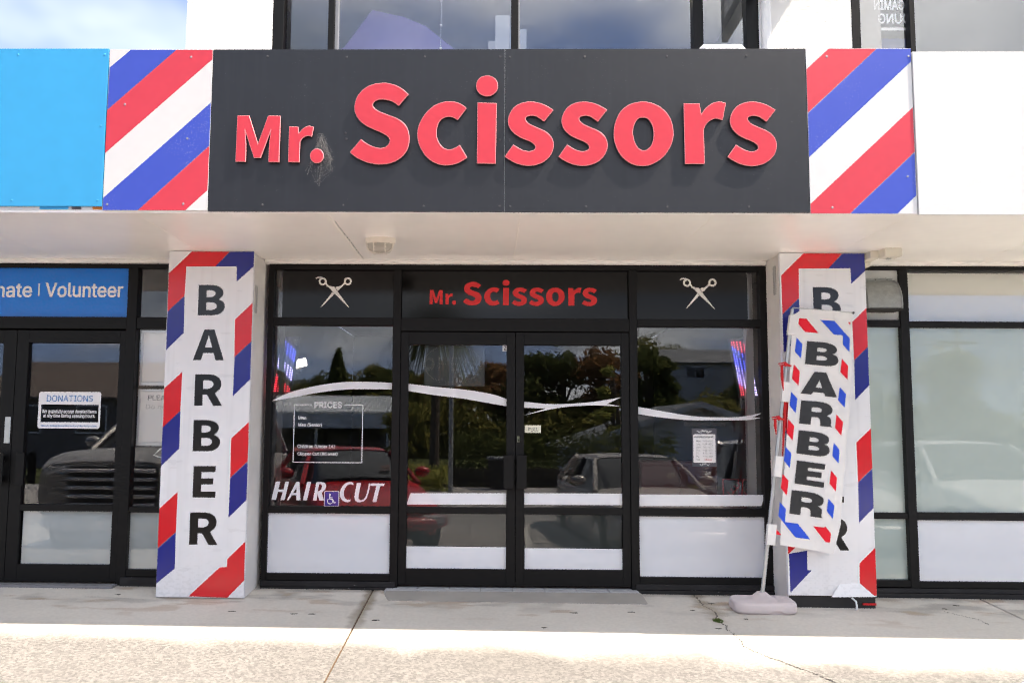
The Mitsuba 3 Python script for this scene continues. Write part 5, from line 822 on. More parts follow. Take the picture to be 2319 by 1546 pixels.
# extractor cowl
t = thing('vent_cowl', 'rounded galvanised extractor cowl on the pale panel right of the right column', 'vent')
x0, x1, z0, z1, dep = 2.895, 3.150, 2.195, 2.430, 0.17
prof = [(0.004, z1), (-0.05, z1 - .008), (-0.10, z1 - .035), (-0.14, z1 - .085), (-dep, z1 - .15), (-dep, z0), (0.004, z0)]
def cowl(x0, x1, pr):
    n = len(pr); V = np.array([[x0, y, z] for y, z in pr] + [[x1, y, z] for y, z in pr]); return trimesh.convex.convex_hull(V)
add('hood', cowl(x0, x1, prof), 'm_galv', t, smooth=30)
for x in (x0 - .004, x1 - .004): add('side_rim', cowl(x, x + .008, [(y - .006 if y < 0 else y, z + (.004 if z > z0 else -.004)) for y, z in prof]), 'm_galv', t)
add('flange', box(x0 - .02, x1 + .01, -.002, .004, z1 - .004, z1 + .022, .001), 'm_galv', t); add('lower_lip', box(x0 - .004, x1 + .006, -dep - .008, .004, z0 - .016, z0 - .006, .001), 'm_dark', t)
for x in (x0 + .04, x0 + .13, x0 + .22): add('screw', trimesh.creation.icosphere(1, .005).apply_translation([x, -.004, z1 + .010]), 'm_screw_black', t)

# ------------------------------------------------------------------ lamp, junction box and trunking under the soffit
t = thing('bulkhead_lamp', 'round caged bulkhead lamp on the soffit above the doors', 'lamp')
lx, ly = -0.775, -0.82
m = trimesh.creation.cylinder(0.105, 0.034, sections=40); m.apply_scale([1, .72, 1]); m.apply_translation([lx, ly, ZS - .017]); add('base', m, 'm_fixture', t, smooth=40)
m = trimesh.creation.icosphere(3, 1.0); v = np.array(m.vertices); v = np.sign(v) * np.abs(v) ** .7; m.vertices = v * [.088, .062, .066]; m.apply_translation([lx, ly, ZS - .040]); add('glass', m, 'm_lamp_glass', t, smooth=True)
for k in (-.040, .040):
    add('guard', tube([(lx + k, ly + .066 * math.cos(a), ZS - .036 - .076 * math.sin(a)) for a in np.linspace(0, math.pi, 14)], .0045, 6), 'm_fixture', t, smooth=True)
add('guard_ring', tube([(lx + .092 * math.cos(a), ly - .030, ZS - .036 - .076 * max(0, math.sin(a)) ** .6) for a in np.linspace(0, math.pi, 22)], .0045, 6), 'm_fixture', t, smooth=True)
add('guard_ring', tube([(lx + .094 * math.cos(a), ly + .068 * math.sin(a), ZS - .036) for a in np.linspace(0, 2 * math.pi, 30, endpoint=False)], .005, 6, True), 'm_fixture', t, smooth=True)
t = thing('soffit_box', 'cream junction box with trunking on the soffit beside the right column', 'junction box')
add('box', box(2.86, 2.985, -0.56, -0.44, ZS - .062, ZS, .006), 'm_trunking', t)
add('trunking', box(2.80, 2.875, -0.452, -0.06, ZS - .055, ZS - .002, .003), 'm_trunking', t); add('trunking', box(2.805, 2.865, -0.30, -0.055, ZS - .09, ZS - .056, .003), 'm_trunking', t)
add('knob', box(2.90, 2.935, -0.50, -0.47, ZS - .071, ZS - .063, .002), 'm_grey_plate', t)

# ------------------------------------------------------------------ banner on its leaning pole
BN = D['banner']; YB = -0.500
t = thing('flag_banner', 'white BARBER cloth banner on a leaning pole in front of the right column', 'banner')
p0 = np.array([1.942, -0.450, gz(1.94, -.45) + .10]); p1 = np.array([BN['pole'][0][0], YB + .006, BN['pole'][0][1]])
add('pole', tube([p0 - [0, 0, .03], p0 * .6 + p1 * .4, p1], [.0145, .0135, .0125], 12), 'm_steel', t, smooth=True)
A = [(a[0], YB + .004, a[1]) for a in BN['arm']]
add('arm', tube(A, .0045, 8), 'm_steel', t, smooth=True); add('arm_tip', trimesh.creation.icosphere(2, .009).apply_translation(A[-1]), 'm_black', t, smooth=True)
def drape(m, dy=0.0):
    """The cloth hangs in soft folds."""
    v = np.array(m.vertices)
    lx = v[:, 0] - (2.20 - 0.135 * (2.1 - v[:, 2]))
    f = np.clip(lx / 0.35, 0, 1)
    v[:, 1] += 0.018 * f * np.sin(v[:, 2] * 2.6 + 1.1) + 0.007 * np.sin(v[:, 2] * 6.1 + lx * 16) * f + 0.0035 * np.sin(v[:, 2] * 17 - lx * 23 + 2 * np.sin(v[:, 2] * 4)) * f - 0.03 * f * f * np.clip(0.9 - v[:, 2], 0, 1) + dy
    m.vertices = v
    return m
def cloth(g, y0, y1, step=0.035):
    """A thin sheet of cloth cut to the outline g, divided finely so that it can bend."""
    x0, z0, x1, z1 = g.bounds
    out = []
    for z in np.arange(z0, z1, step):
        for q in [g.intersection(Polygon(R2([x0 - 1, x1 + 1, z, z + step])))]:
            for h in getattr(q, 'geoms', [q]):
                if h.area > 1e-7: 
                    for x in np.arange(h.bounds[0], h.bounds[2], 0.06):
                        k = h.intersection(Polygon(R2([x, x + 0.06, -9, 9])))
                        for kk in getattr(k, 'geoms', [k]):
                            if kk.geom_type == 'Polygon' and kk.area > 1e-7: out.append(shape_plate(kk, y0, y1))
    return join(out)
outline = Polygon([(2.1995, 2.093), (2.262, 2.128), (2.334, 2.138), (2.639, 2.112), (2.602, 1.60), (2.559, 1.20), (2.497, 0.60), (2.438, 0.392), (2.068, 0.449), (2.075, 0.60), (2.140, 1.30)])
add('cloth', drape(cloth(outline, YB, YB + .0022)), 'm_banner', t)
add('hem', drape(shape_plate(Polygon([(2.333, 2.139), (2.640, 2.113), (2.634, 2.058), (2.335, 2.072)]), YB - .003, YB + .006)), 'm_banner', t)
for q in BN['tabs']:
    q = np.array(q)[:, :2]
    add('sleeve', cloth(Polygon(q).buffer(0).convex_hull, YB - .018, YB + .022, .2), 'm_banner', t)
for c, mt in (('red', 'm_banner_red'), ('blue', 'm_banner_blue')):
    for q in BN[c]: add('stripe', drape(cloth(Polygon(np.array(q)[:, :2]).buffer(0), YB - .0042, YB - .0030)), mt, t)
for k in ('B', 'A', 'R', 'B1', 'E', 'R1'):
    rr = [ring(q, 5) for q in BN['letters'][k]]
    add('letter', drape(cloth(Polygon(rr[0], rr[1:]).buffer(0), YB - .0046, YB - .0034)), 'm_banner_black', t)
def ribbon(c, tail, seed):
    g = np.random.default_rng(seed); ms = []
    x, z = c
    ms.append(tube([(x + .018 * math.cos(a), YB + .004 + .018 * math.sin(a), z + .003 * math.sin(a * 2)) for a in np.linspace(0, 2 * np.pi, 14, endpoint=False)], .007, 6, True))
    for dx, dz in ((-.075, .012), (-.07, -.002), (-.055, .016)):
        ms.append(tube([(x, YB - .016, z), (x + dx * .5, YB - .02, z + dz + .006), (x + dx, YB - .012, z + dz)], [.006, .007, .003], 5))
    ms.append(tube([(x - .05, YB - .016, z), (x - .052, YB - .018, z - tail * .4), (x - .048 + .01 * g.random(), YB - .014, z - tail)], [.009, .011, .003], 5))
    add('ribbon_tie', join(ms), 'm_ribbon', t)
ribbon((2.158, 1.725), .20, 1); ribbon((2.100, 1.338), .11, 2)
add('ribbon_tail', tube([(2.138, YB + .02, 1.50), (2.128, YB + .015, 1.34), (2.105, YB + .02, 1.05)], [.012, .012, .003], 5), 'm_ribbon', t)
# weighted plastic base
q = Polygon([(1.722, -.58), (2.168, -.58), (2.168, -.335), (1.722, -.335)]).buffer(-.075).buffer(.075, 12)
base = trimesh.creation.extrude_polygon(q.buffer(-.014, 6), .012, engine='earcut')
def stack(levels):
    ring0 = [np.array(q.buffer(-b, 12).exterior.coords)[:-1] for b, z in levels]
    pts = []
    for (b, z), r0 in zip(levels, ring0): pts.append(np.column_stack([r0, np.full(len(r0), z)]))
    return trimesh.convex.convex_hull(np.vstack(pts))
body = stack([(.02, .0), (.004, .012), (0, .028), (0, .060), (.006, .076), (.022, .084)])
import manifold3d as m3
def MF(m): return m3.Manifold(m3.Mesh(np.asarray(m.vertices, np.float32), np.asarray(m.faces, np.uint32)))
def TM(m): k = m.to_mesh(); return trimesh.Trimesh(k.vert_properties[:, :3], k.tri_verts, process=False)
notch = trimesh.creation.cylinder(.052, .06, sections=28); notch.apply_transform(trimesh.transformations.rotation_matrix(math.pi / 2, [1, 0, 0])); notch.apply_scale([1, 1, .62]); notch.apply_translation([2.010, -.595, -.002])
cone = trimesh.creation.revolve(np.array([[.0, .07], [.125, .07], [.105, .085], [.075, .095], [.045, .118], [.036, .128], [.024, .128], [.0, .128]]), sections=36); cone.apply_translation([1.942, -.45, 0])
bm = TM((MF(body) - MF(notch)) + MF(cone))
v = np.array(bm.vertices); v[:, 2] += gz(v[:, 0], v[:, 1]) - .002; bm.vertices = v
add('base', bm, 'm_base_plastic', t, smooth=40)
for k in range(5): add('rib', tube([(2.05 + .02 * k, -.50 + .02 * k, gz(2.1, -.5) + .0855), (2.12, -.40 + .01 * k, gz(2.1, -.4) + .0855)], .0022, 5), 'm_base_plastic', t)

# ------------------------------------------------------------------ upper storey: windows, downpipe, what stands behind the glass
S4 = thing('upper_window', 'wide black framed upstairs window above the charcoal fascia sign', 'window')
zb, zt = 3.55, 5.9
for x0, x1 in ((-1.790, -1.700), (2.060, 2.158)): bar(S4, 'jamb', x0, x1, zb, zt, -0.018, .1)
for x0, x1 in ((-1.335, -1.285), (0.159, 0.212), (1.631, 1.712)): bar(S4, 'mullion', x0, x1, zb, zt, -0.022, .09)
for x0, x1 in ((-1.284, -1.254), (0.2125, 0.228)): bar(S4, 'sash', x0, x1, zb, zt, 0.0, .06, 'm_sash')
bar(S4, 'sill', -1.70, 2.06, zb, zb + .06, -0.017, .09); bar(S4, 'head', -1.70, 2.06, zt - .06, zt, -0.017, .09)
mats['m_sash'] = P((0.22, 0.23, 0.25), 0.3)
edges = [-1.700, -1.335, 0.159, 1.631, 2.060]
for a, b in zip(edges[:-1], edges[1:]): pane(S4, a + (.05 if a < -1.5 else .06), b, zb + .06, zt - .06, .03, 'm_glass_upper')
S5 = thing('upper_window', 'black framed upstairs window at the top right corner', 'window')
bar(S5, 'jamb', 2.905, 2.975, 3.5, 5.9, -0.024, .1); bar(S5, 'mullion', 3.369, 3.412, 3.5, 5.9, -0.022, .09); bar(S5, 'mullion', 5.2, 5.26, 3.5, 5.9, -0.022, .09)
pane(S5, 2.975, 3.369, 3.5, 5.9, .03, 'm_glass_upper'); pane(S5, 3.412, 5.2, 3.5, 5.9, .03, 'm_glass_upper'); pane(S5, 5.26, 7.0, 3.5, 5.9, .03, 'm_glass_upper')
t = thing('downpipe', 'white downpipe between the wide upstairs window and the white wall', 'pipe')
add('pipe', tube([(2.205, -.065, 3.3), (2.205, -.065, 5.5), (2.205, -.065, 7.6)], .038, 16), 'm_pipe', t, smooth=True); add('strip', box(2.160, 2.180, -.030, -.005, 3.3, 7.5, .002), 'm_pipe', t)
solo('window_pillar', box(2.976, 3.17, .05, .16, 3.3, 5.3), 'm_wall_grey', 'grey rough-plastered pillar just inside the top right window', 'pillar')
t = thing('window_poster', 'dark window poster with reversed white capitals in the top right window', 'poster')
add('sheet', box(3.172, 3.368, .052, .056, 4.525, 5.3), 'm_dark', t); add('stripe', box(3.172, 3.368, .05, .052, 4.50, 4.523), 'm_white_board', t); add('lower_sheet', box(3.172, 3.368, .052, .056, 4.43, 4.50), 'm_room', t); add('blue_band', box(3.172, 3.368, .0515, .056, 3.9, 4.43), 'm_deep_blue', t)
mats['m_deep_blue'] = P(srgb(24, 40, 92), 0.5)
add('text_line', words('GAMIN', [3.12, 3.366, 4.675, 4.755], .051, .001, mirror=True), 'm_text_white', t); add('text_line', words('OUNG', [3.15, 3.41, 4.56, 4.64], .051, .001, mirror=True), 'm_text_white', t)
def blade(label, x, e, z0, z1):
    t = thing('blade_sign', label, 'sign', 'blade signs projecting from the upper wall')
    q = Polygon([(-e, z0), (-.02, z0), (-.02, z1), (-e, z1)]).buffer(-.05).buffer(.05)
    m = trimesh.creation.extrude_polygon(q, .04, engine='earcut'); v = np.array(m.vertices); m = trimesh.Trimesh(np.column_stack([x - .02 + v[:, 2], v[:, 0], v[:, 1]]), m.faces)
    add('board', m, 'm_dark', t)
    for txt, z in (('GAMING', z0 + .42), ('LOUNGE', z0 + .2)):
        w = words(txt, [0, e - .22, 0, .11], 0, .002); v = np.array(w.vertices)
        # reads from the left, facing -x
        add('text_line', trimesh.Trimesh(np.column_stack([x - .021 + v[:, 1], -.10 - v[:, 0], z + v[:, 2]]), w.faces), 'm_text_white', t)
    add('bracket', box(x - .02, x + .02, -.02, 0.0, z0 + .1, z1 - .1), 'm_frame', t)
blade('dark blade sign reading GAMING LOUNGE, mirrored in the wide upstairs window', 2.115, .80, 4.745, 5.7)
blade('dark blade sign over the white wall that throws the slanting shadow', 2.56, .60, 4.97, 5.9)
# things inside the upper room
t = thing('purple_tent', 'purple fabric tent standing behind the wide upstairs window', 'tent')
pk = [(-1.68, 4.28), (-1.50, 4.38), (-1.28, 4.52), (-1.06, 4.84), (-0.80, 4.78), (-0.62, 4.70), (-0.48, 4.58), (-0.38, 4.50), (-0.37, 4.0), (-1.72, 4.0)]
pk = [(x * 1.12 + .10, 4.0 + (z - 4.0) * 1.10 + .10) for x, z in pk]
front = plate([np.array(pk)], .75, 1.15); add('canopy', front, 'm_purple', t)
mats['m_purple'] = P(srgb(128, 118, 178), 0.8, 0.2)
t = thing('display_panel', 'white perforated panel behind the upstairs window beside the middle mullion', 'panel')
for x0, x1, zt_, y in ((-0.03, 0.16, 4.62, .5), (0.03, 0.155, 4.78, .35), (0.158, 0.30, 4.69, .42)): add('sheet', box(x0, x1, y, y + .02, 3.3, zt_, .004), 'm_room_pale', t)
t = thing('bauble_string', 'string of small silver baubles hanging behind the upstairs window', 'decoration')
add('thread', tube([(-0.43, .25, 3.6), (-0.43, .25, 5.3)], .0022, 5), 'm_chrome', t)
for z in (4.44, 4.64, 4.86, 5.05): add('bauble', trimesh.creation.icosphere(2, .014).apply_translation([-0.43, .25, z]), 'm_chrome', t, smooth=True)
for k, (x, y, l) in enumerate(((1.42, 1.05, 'lit round downlight in the ceiling behind the wide upstairs window'),)):
    m = trimesh.creation.cylinder(.055, .01, sections=24).apply_translation([x, y, 5.296])
    key = solo('downlight', m, 'm_text_white', l, 'lamp'); scene[key]['emitter'] = {'type': 'area', 'radiance': rgb((1.6, 1.45, 1.1))}
solo('white_box', box(1.42, 1.735, -1.10, -0.8, 3.19, 3.885, .03), 'm_pipe', 'white box whose top edge peeps over the charcoal fascia sign', 'box')

# ------------------------------------------------------------------ the car park and the far side of the road, seen mirrored in the glass
def loft(sections):
    """A skin through cross-sections (lists of the same number of (y, z) points at x), capped at both ends."""
    n = len(sections[0][1]); V = []; F = []
    for x, pr in sections: V += [[x, y, z] for y, z in pr]
    for s in range(len(sections) - 1):
        for k in range(n):
            l = (k + 1) % n
            F += [[s * n + k, s * n + l, (s + 1) * n + l], [s * n + k, (s + 1) * n + l, (s + 1) * n + k]]
    for s, flip in ((0, False), (len(sections) - 1, True)):
        c = len(V); V.append(np.mean(V[s * n:(s + 1) * n], 0))
        for k in range(n):
            f = [s * n + (k + 1) % n, s * n + k, c]; F.append(f[::-1] if flip else f)
    m = trimesh.Trimesh(V, F, process=False)
    if m.volume < 0: m.invert()
    return m
def section(w, z0, z1, tuck=0.04, crown=0.03, r=0.10):
    h = z1 - z0
    right = [(w - tuck, z0), (w, z0 + .35 * h), (w - .01, z0 + .62 * h), (w - r * .35, z1 - r * .7), (w - r, z1 - r * .2), (w * .5, z1 + crown * .7)]
    return [(0, z0)] + right + [(0, z1 + crown)] + [(-y, z) for y, z in right[::-1]]
def car(label, paint, L, Wd, prof, roof, pos, rot, grille=None, plate_txt=None, suv=False, dark_roof=False):
    """Front at +x. prof: (x, bottom, belt) along the body; roof: (x, height, half width) along the cabin."""
    t = thing('parked_car', label, 'car', 'cars parked in front of the shops')
    M = trimesh.transformations.rotation_matrix(rot, [0, 0, 1]); M[:3, 3] = pos
    def p(name, m, mat, parent=None, smooth=False, **k):
        m = m.copy(); m.apply_transform(M); return add(name, m, mat, parent or t, smooth, **k)
    hw = Wd / 2
    body = loft([(x, section(hw * w, b, z)) for x, b, z, w in prof])
    p('body', body, paint, smooth=35)
    def belt(x): return np.interp(x, [q[0] for q in prof], [q[2] for q in prof])
    cab = []
    for x, z, w in roof:
        b = belt(x) - .05
        z = max(z, b + .02)
        cab.append((x, [(-hw * .93, b), (-w, z - .05), (-w * .85, z), (0, z + .02), (w * .85, z), (w, z - .05), (hw * .93, b)]))
    p('glass', loft(cab), 'm_car_glass', smooth=30)
    xs = [q[0] for q in roof]; flat = [q for q in roof[1:-1]]
    cap = loft([(x, [(-w * 1.01, z - .06), (-w * .88, z + .008), (0, z + .03), (w * .88, z + .008), (w * 1.01, z - .06), (0, z - .05)]) for x, z, w in flat])
    p('roof', cap, paint, smooth=35)
    (xa, za, wa), (xb, zb_, wb) = roof[-1], roof[-2]
    (xc, zc, wc), (xd, zd, wd) = roof[0], roof[1]
    for s in (-1, 1):
        p('pillar', tube([(xa, s * hw * .92, belt(xa) - .02), ((xa + xb) / 2, s * (hw * .92 + wb) / 2, (belt(xa) + zb_) / 2), (xb, s * wb, zb_ - .02)], .035, 6), paint)
        p('pillar', tube([(xc, s * hw * .92, belt(xc) - .02), (xd, s * wd, zd - .02)], .045, 6), paint)
        xm = (xb + xd) / 2
        p('pillar', tube([(xm, s * hw * .935, belt(xm) - .02), (xm - .05, s * wd, zd - .03)], .035, 6), 'm_black')
        mz = belt(xa - .35) + .10
        q = trimesh.creation.icosphere(2, 1.0); q.apply_scale([.07, .11, .075]); q.apply_translation([xa - .38, s * (hw + .09), mz]); p('mirror', q, paint, smooth=True)
        for x in (L / 2 - .82, -L / 2 + .80):
            wl = trimesh.creation.cylinder(.33 if not suv else .39, .22, sections=28); wl.apply_transform(trimesh.transformations.rotation_matrix(math.pi / 2, [1, 0, 0])); wl.apply_translation([x, s * (hw - .10), .33 if not suv else .39])
            k = p('wheel', wl, 'm_black', smooth=40)
            rm = trimesh.creation.cylinder(.21, .02, sections=20); rm.apply_transform(trimesh.transformations.rotation_matrix(math.pi / 2, [1, 0, 0])); rm.apply_translation([x, s * (hw + .012), .33 if not suv else .39]); p('rim', rm, 'm_steel', k, smooth=40)
        fz = belt(L / 2 - .1)
        h = box(L / 2 - .24, L / 2 + .012, min(s * hw * .55, s * hw * .90), max(s * hw * .55, s * hw * .90), fz - .20, fz - .07, .03); p('headlight', h, 'm_car_light')
        for u in (.64, .79):
            e = trimesh.creation.cylinder(.052, .03, sections=18); e.apply_transform(trimesh.transformations.rotation_matrix(math.pi / 2, [0, 1, 0])); e.apply_translation([L / 2 + .006, s * hw * u, fz - .135]); p('lamp_ring', e, 'm_bright_trim')
    f = belt(L / 2 - .05)
    if grille:
        p('grille', box(L / 2 - .10, L / 2 + .03, -hw * .56, hw * .56, f - .56, f - .06, .03), 'm_black')
        for k in range(grille): p('grille_bar', tube([(L / 2 + .035, -hw * .54, f - .51 + .10 * k), (L / 2 + .055, 0, f - .51 + .10 * k), (L / 2 + .035, hw * .54, f - .51 + .10 * k)], .022, 6), 'm_bright_trim')
    else:
        p('grille', box(L / 2 - .06, L / 2 + .012, -hw * .42, hw * .42, f - .24, f - .12, .02), 'm_black')
        p('intake', box(L / 2 - .06, L / 2 + .006, -hw * .6, hw * .6, .24, .34, .02), 'm_black')
    p('bumper', tube([(L / 2 - .28, -hw * .95, .42), (L / 2 - .02, -hw * .7, .42), (L / 2 + .05, 0, .42), (L / 2 - .02, hw * .7, .42), (L / 2 - .28, hw * .95, .42)], .085, 8), paint, smooth=True)
    k = p('number_plate', box(L / 2 + .13, L / 2 + .14, -.18, .18, .37, .49), 'm_text_white')
    if plate_txt:
        w = words(plate_txt, [-.15, .15, .39, .47], 0, .002); v = np.array(w.vertices); p('plate_text', trimesh.Trimesh(np.column_stack([L / 2 + .141 - v[:, 1], v[:, 0], v[:, 2]]), w.faces), 'm_text_dark', k)
    p('wiper', tube([(xa - .03, -.55, belt(xa) + .035), (xa - .08, .1, belt(xa) + .06)], .008, 4), 'm_black')
    p('sticker', box(xa - .22, xa - .19, -hw * .5, -hw * .5 + .13, belt(xa) + .14, belt(xa) + .22), 'm_pale_sticker')
mats['m_car_glass'] = P((0.012, 0.014, 0.016), 0.05, 0.6)
mats['m_bright_trim'] = P((0.85, 0.85, 0.86), 0.25, 0.8)
mats['m_car_light'] = P((0.5, 0.52, 0.55), 0.1, 0.8)
def paint(c): return P(c, 0.28, 0.6, clearcoat=1.0, clearcoat_gloss=0.95)
mats['m_car_red'] = paint(srgb(160, 24, 32)); mats['m_car_dark'] = P((0.36, 0.36, 0.355), 0.3, 0.6, 0.2, clearcoat=1.0, clearcoat_gloss=0.95)
mats['m_car_gold'] = P((0.40, 0.385, 0.36), 0.32, 0.6, 0.3, clearcoat=1.0, clearcoat_gloss=0.9); mats['m_car_white'] = paint((0.75, 0.76, 0.77))
low = lambda L: [(-L/2, .45, .72, .80), (-L/2 + .12, .28, .86, .94), (-L/2 + .9, .22, .90, 1), (-.6, .2, .88, 1), (L/2 - 1.35, .2, .86, 1), (L/2 - .75, .22, .76, .98), (L/2 - .25, .26, .66, .92), (L/2 - .03, .36, .56, .80)]
sedan = lambda L: [(-L/2, .48, .80, .80), (-L/2 + .12, .30, .95, .93), (-L/2 + .9, .22, .96, 1), (-.6, .2, .93, 1), (L/2 - 1.35, .2, .93, 1), (L/2 - .75, .22, .86, .98), (L/2 - .22, .27, .76, .92), (L/2 - .03, .38, .64, .80)]
big = [(-2.45, .6, 1.05, .9), (-2.3, .45, 1.18, .97), (-1.2, .42, 1.22, 1), (0, .42, 1.22, 1), (.95, .42, 1.28, 1), (1.9, .44, 1.28, .99), (2.3, .46, 1.22, .96), (2.45, .55, 1.14, .93)]
cabin = lambda L, h, w: [(-L/2 + .45, .9, w), (-L/2 + 1.05, h - .02, w), (-.2, h, w), (.15, h - .03, w), (L/2 - 1.25, .9, w)]
R90 = math.pi / 2
car('grey four wheel drive with a wide chromed grille, mirrored in the left shop door', 'm_car_dark', 4.9, 1.94, big, [(-2.2, 1.25, .72), (-1.9, 1.80, .72), (-.3, 1.84, .74), (.25, 1.80, .72), (1.15, 1.24, .74)], (-4.45, -6.05, -.34), R90 + .02, grille=5, suv=True)
car('low red coupe parked askew, mirrored in the left window and door', 'm_car_red', 4.3, 1.72, low(4.3), cabin(4.3, 1.27, .58), (-2.02, -5.72, -.33), R90 - .36, plate_txt='BDL97')
car('silver-grey sedan, mirrored in the right door and window', 'm_car_gold', 4.5, 1.70, sedan(4.5), cabin(4.5, 1.36, .60), (2.15, -6.55, -.52), R90 - .10)
car('white hatchback mirrored at the right end of the right window', 'm_car_white', 4.1, 1.72, sedan(4.1), [(-1.95, .95, .62), (-1.5, 1.45, .62), (-.2, 1.50, .62), (.2, 1.46, .62), (1.1, .92, .62)], (4.45, -6.1, -.40), R90 - .05)
car('white sedan mirrored in the frosted shopfront', 'm_car_white', 4.6, 1.78, sedan(4.6), cabin(4.6, 1.42, .62), (6.75, -5.9, -.34), R90 + .04)

# houses and the shop across the road
mats['m_clad_white'] = P(worn((0.62, 0.61, 0.58), .1, .5), .8); mats['m_clad_grey'] = P(worn((0.74, 0.74, 0.74), .12, .5), .8); mats['m_clad_dark'] = P(worn((0.16, 0.15, 0.14), .2, .4), .85)
mats['m_iron'] = P(worn((0.56, 0.62, 0.68), .2, .5), .6); mats['m_roof_dark'] = P(worn((0.15, 0.165, 0.18), .2, .5), .6); mats['m_fence'] = P(worn((0.085, 0.065, 0.05), .3, .1), .9); mats['m_brick'] = P(worn((0.17, 0.14, 0.12), .3, .2), .9)
def house(label, x0, x1, y0, y1, z0, ze, zr, wall, roof, ridge='x', windows=(), eave=.35):
    t = thing('house', label, 'house')
    add('wall', box(x0, x1, y0, y1, z0, ze), wall, t)
    e = eave
    if ridge == 'x':
        ym = (y0 + y1) / 2; th = .08
        for s, yy in ((1, y1 + e), (-1, y0 - e)):
            dz = (zr - ze) * (e / ((y1 - y0) / 2))
            V = [(x0 - e, ym, zr), (x1 + e, ym, zr), (x1 + e, yy, ze - dz), (x0 - e, yy, ze - dz)]
            add('roof_slope', trimesh.convex.convex_hull(np.array(V + [(a, b, c + th) for a, b, c in V])), roof, t)
        for x in (x0, x1): add('gable', trimesh.convex.convex_hull(np.array([(x - .05, y0, ze), (x - .05, y1, ze), (x - .05, ym, zr), (x + .05, y0, ze), (x + .05, y1, ze), (x + .05, ym, zr)])), wall, t)
    else:
        xm = (x0 + x1) / 2; th = .08
        for xx in (x0 - e, x1 + e):
            dz = (zr - ze) * (e / ((x1 - x0) / 2))
            V = [(xm, y0 - e, zr), (xm, y1 + e, zr), (xx, y1 + e, ze - dz), (xx, y0 - e, ze - dz)]
            add('roof_slope', trimesh.convex.convex_hull(np.array(V + [(a, b, c + th) for a, b, c in V])), roof, t)
            add('barge_board', trimesh.convex.convex_hull(np.array([(xm, y1 + e, zr + .1), (xx, y1 + e, ze - dz + .1), (xm, y1 + e + .04, zr + .1), (xx, y1 + e + .04, ze - dz + .1), (xm, y1 + e, zr - .1), (xx, y1 + e, ze - dz - .1), (xm, y1 + e + .04, zr - .1), (xx, y1 + e + .04, ze - dz - .1)])), 'm_clad_white', t)
        add('gable', trimesh.convex.convex_hull(np.array([(x0, y1 - .05, ze), (x1, y1 - .05, ze), (xm, y1 - .05, zr), (x0, y1 + .02, ze), (x1, y1 + .02, ze), (xm, y1 + .02, zr)])), wall, t)
    for wx0, wx1, wz0, wz1 in windows:
        f = add('window', box(wx0 - .06, wx1 + .06, y1, y1 + .05, wz0 - .06, wz1 + .06), 'm_text_white', t)
        xm = (wx0 + wx1) / 2
        for a, b in ((wx0, xm - .025), (xm + .025, wx1)): add('glass', box(a, b, y1 + .045, y1 + .056, wz0, wz1), 'm_car_glass', f)
    return t
house('white two-storey house among the trees on the hill, mirrored in the right window', 12.9, 19.5, -69, -63.2, 1.5, 6.45, 7.6, 'm_clad_white', 'm_roof_dark', 'x', ((13.5, 14.3, 5.2, 6.0), (15.6, 17.0, 5.2, 6.0), (13.5, 14.5, 2.6, 3.8)))
house('low grey house with a dark gable, mirrored in the right door', 2.9, 11.2, -31, -23.2, -.6, .62, 2.05, 'm_clad_grey', 'm_roof_dark', 'y', ((4.0, 5.2, -.3, .5),), .5)
house('weatherboard house with a red-brown roof on the slope, mirrored in the left shop door', -21.5, -15.0, -36, -30.5, -.6, 2.5, 4.0, 'm_clad_dark', 'm_brick', 'x', ((-20.4, -19.2, .9, 2.0), (-17.6, -16.4, .9, 2.0)))
t = thing('corner_shop', 'low shop with a corrugated iron roof and grey fascia, mirrored behind the price list', 'shop')
add('wall', box(-10.6, -4.35, -38, -32.3, -.6, 1.5), 'm_clad_dark', t); add('fascia', box(-10.7, -4.25, -31.2, -31.05, 1.14, 1.76), 'm_clad_grey', t)
add('verandah', box(-10.7, -4.25, -32.3, -31.2, 1.12, 1.2), 'm_clad_dark', t)
for k in range(31):
    x = -10.7 + .21 * k
    add('roof_sheet', tube([(x, -31.1, 1.80), (x, -35.0, 2.62)], .075, 6), 'm_iron', t)
for x0, x1 in ((-9.9, -8.2), (-7.8, -6.3), (-5.9, -4.9)): add('window', box(x0, x1, -32.31, -32.25, -.2, .95), 'm_car_glass', t)
for x in (-10.6, -7.5, -4.4): add('post', box(x - .06, x + .06, -31.25, -31.13, -.6, 1.14), 'm_clad_white', t)
t = thing('picket_fence', 'dark timber paling fence across the road, mirrored in the doors', 'fence')
for k in range(64):
    x = -1.6 + .11 * k
    if x < 5.4: add('paling', box(x, x + .095, -17.5, -17.47, -.5, .10 + .05 * rng.random(), .004), 'm_fence', t)
add('rail', box(-1.7, 5.4, -17.58, -17.51, -.25, -.17), 'm_fence', t)
t = thing('wheelie_bin', 'dark wheelie bin standing by the fence, mirrored behind the door handles', 'bin')
add('body', trimesh.convex.convex_hull(np.array([(x * s, y * s, z) for s, z in ((.8, 0), (1, .9)) for x in (-.3, .3) for y in (-.35, .35)]) + [0.25, -16.4, -.5]), 'm_black', t); add('lid', box(-.08, .58, -16.78, -16.02, .4, .47, .03), 'm_roof_dark', t)

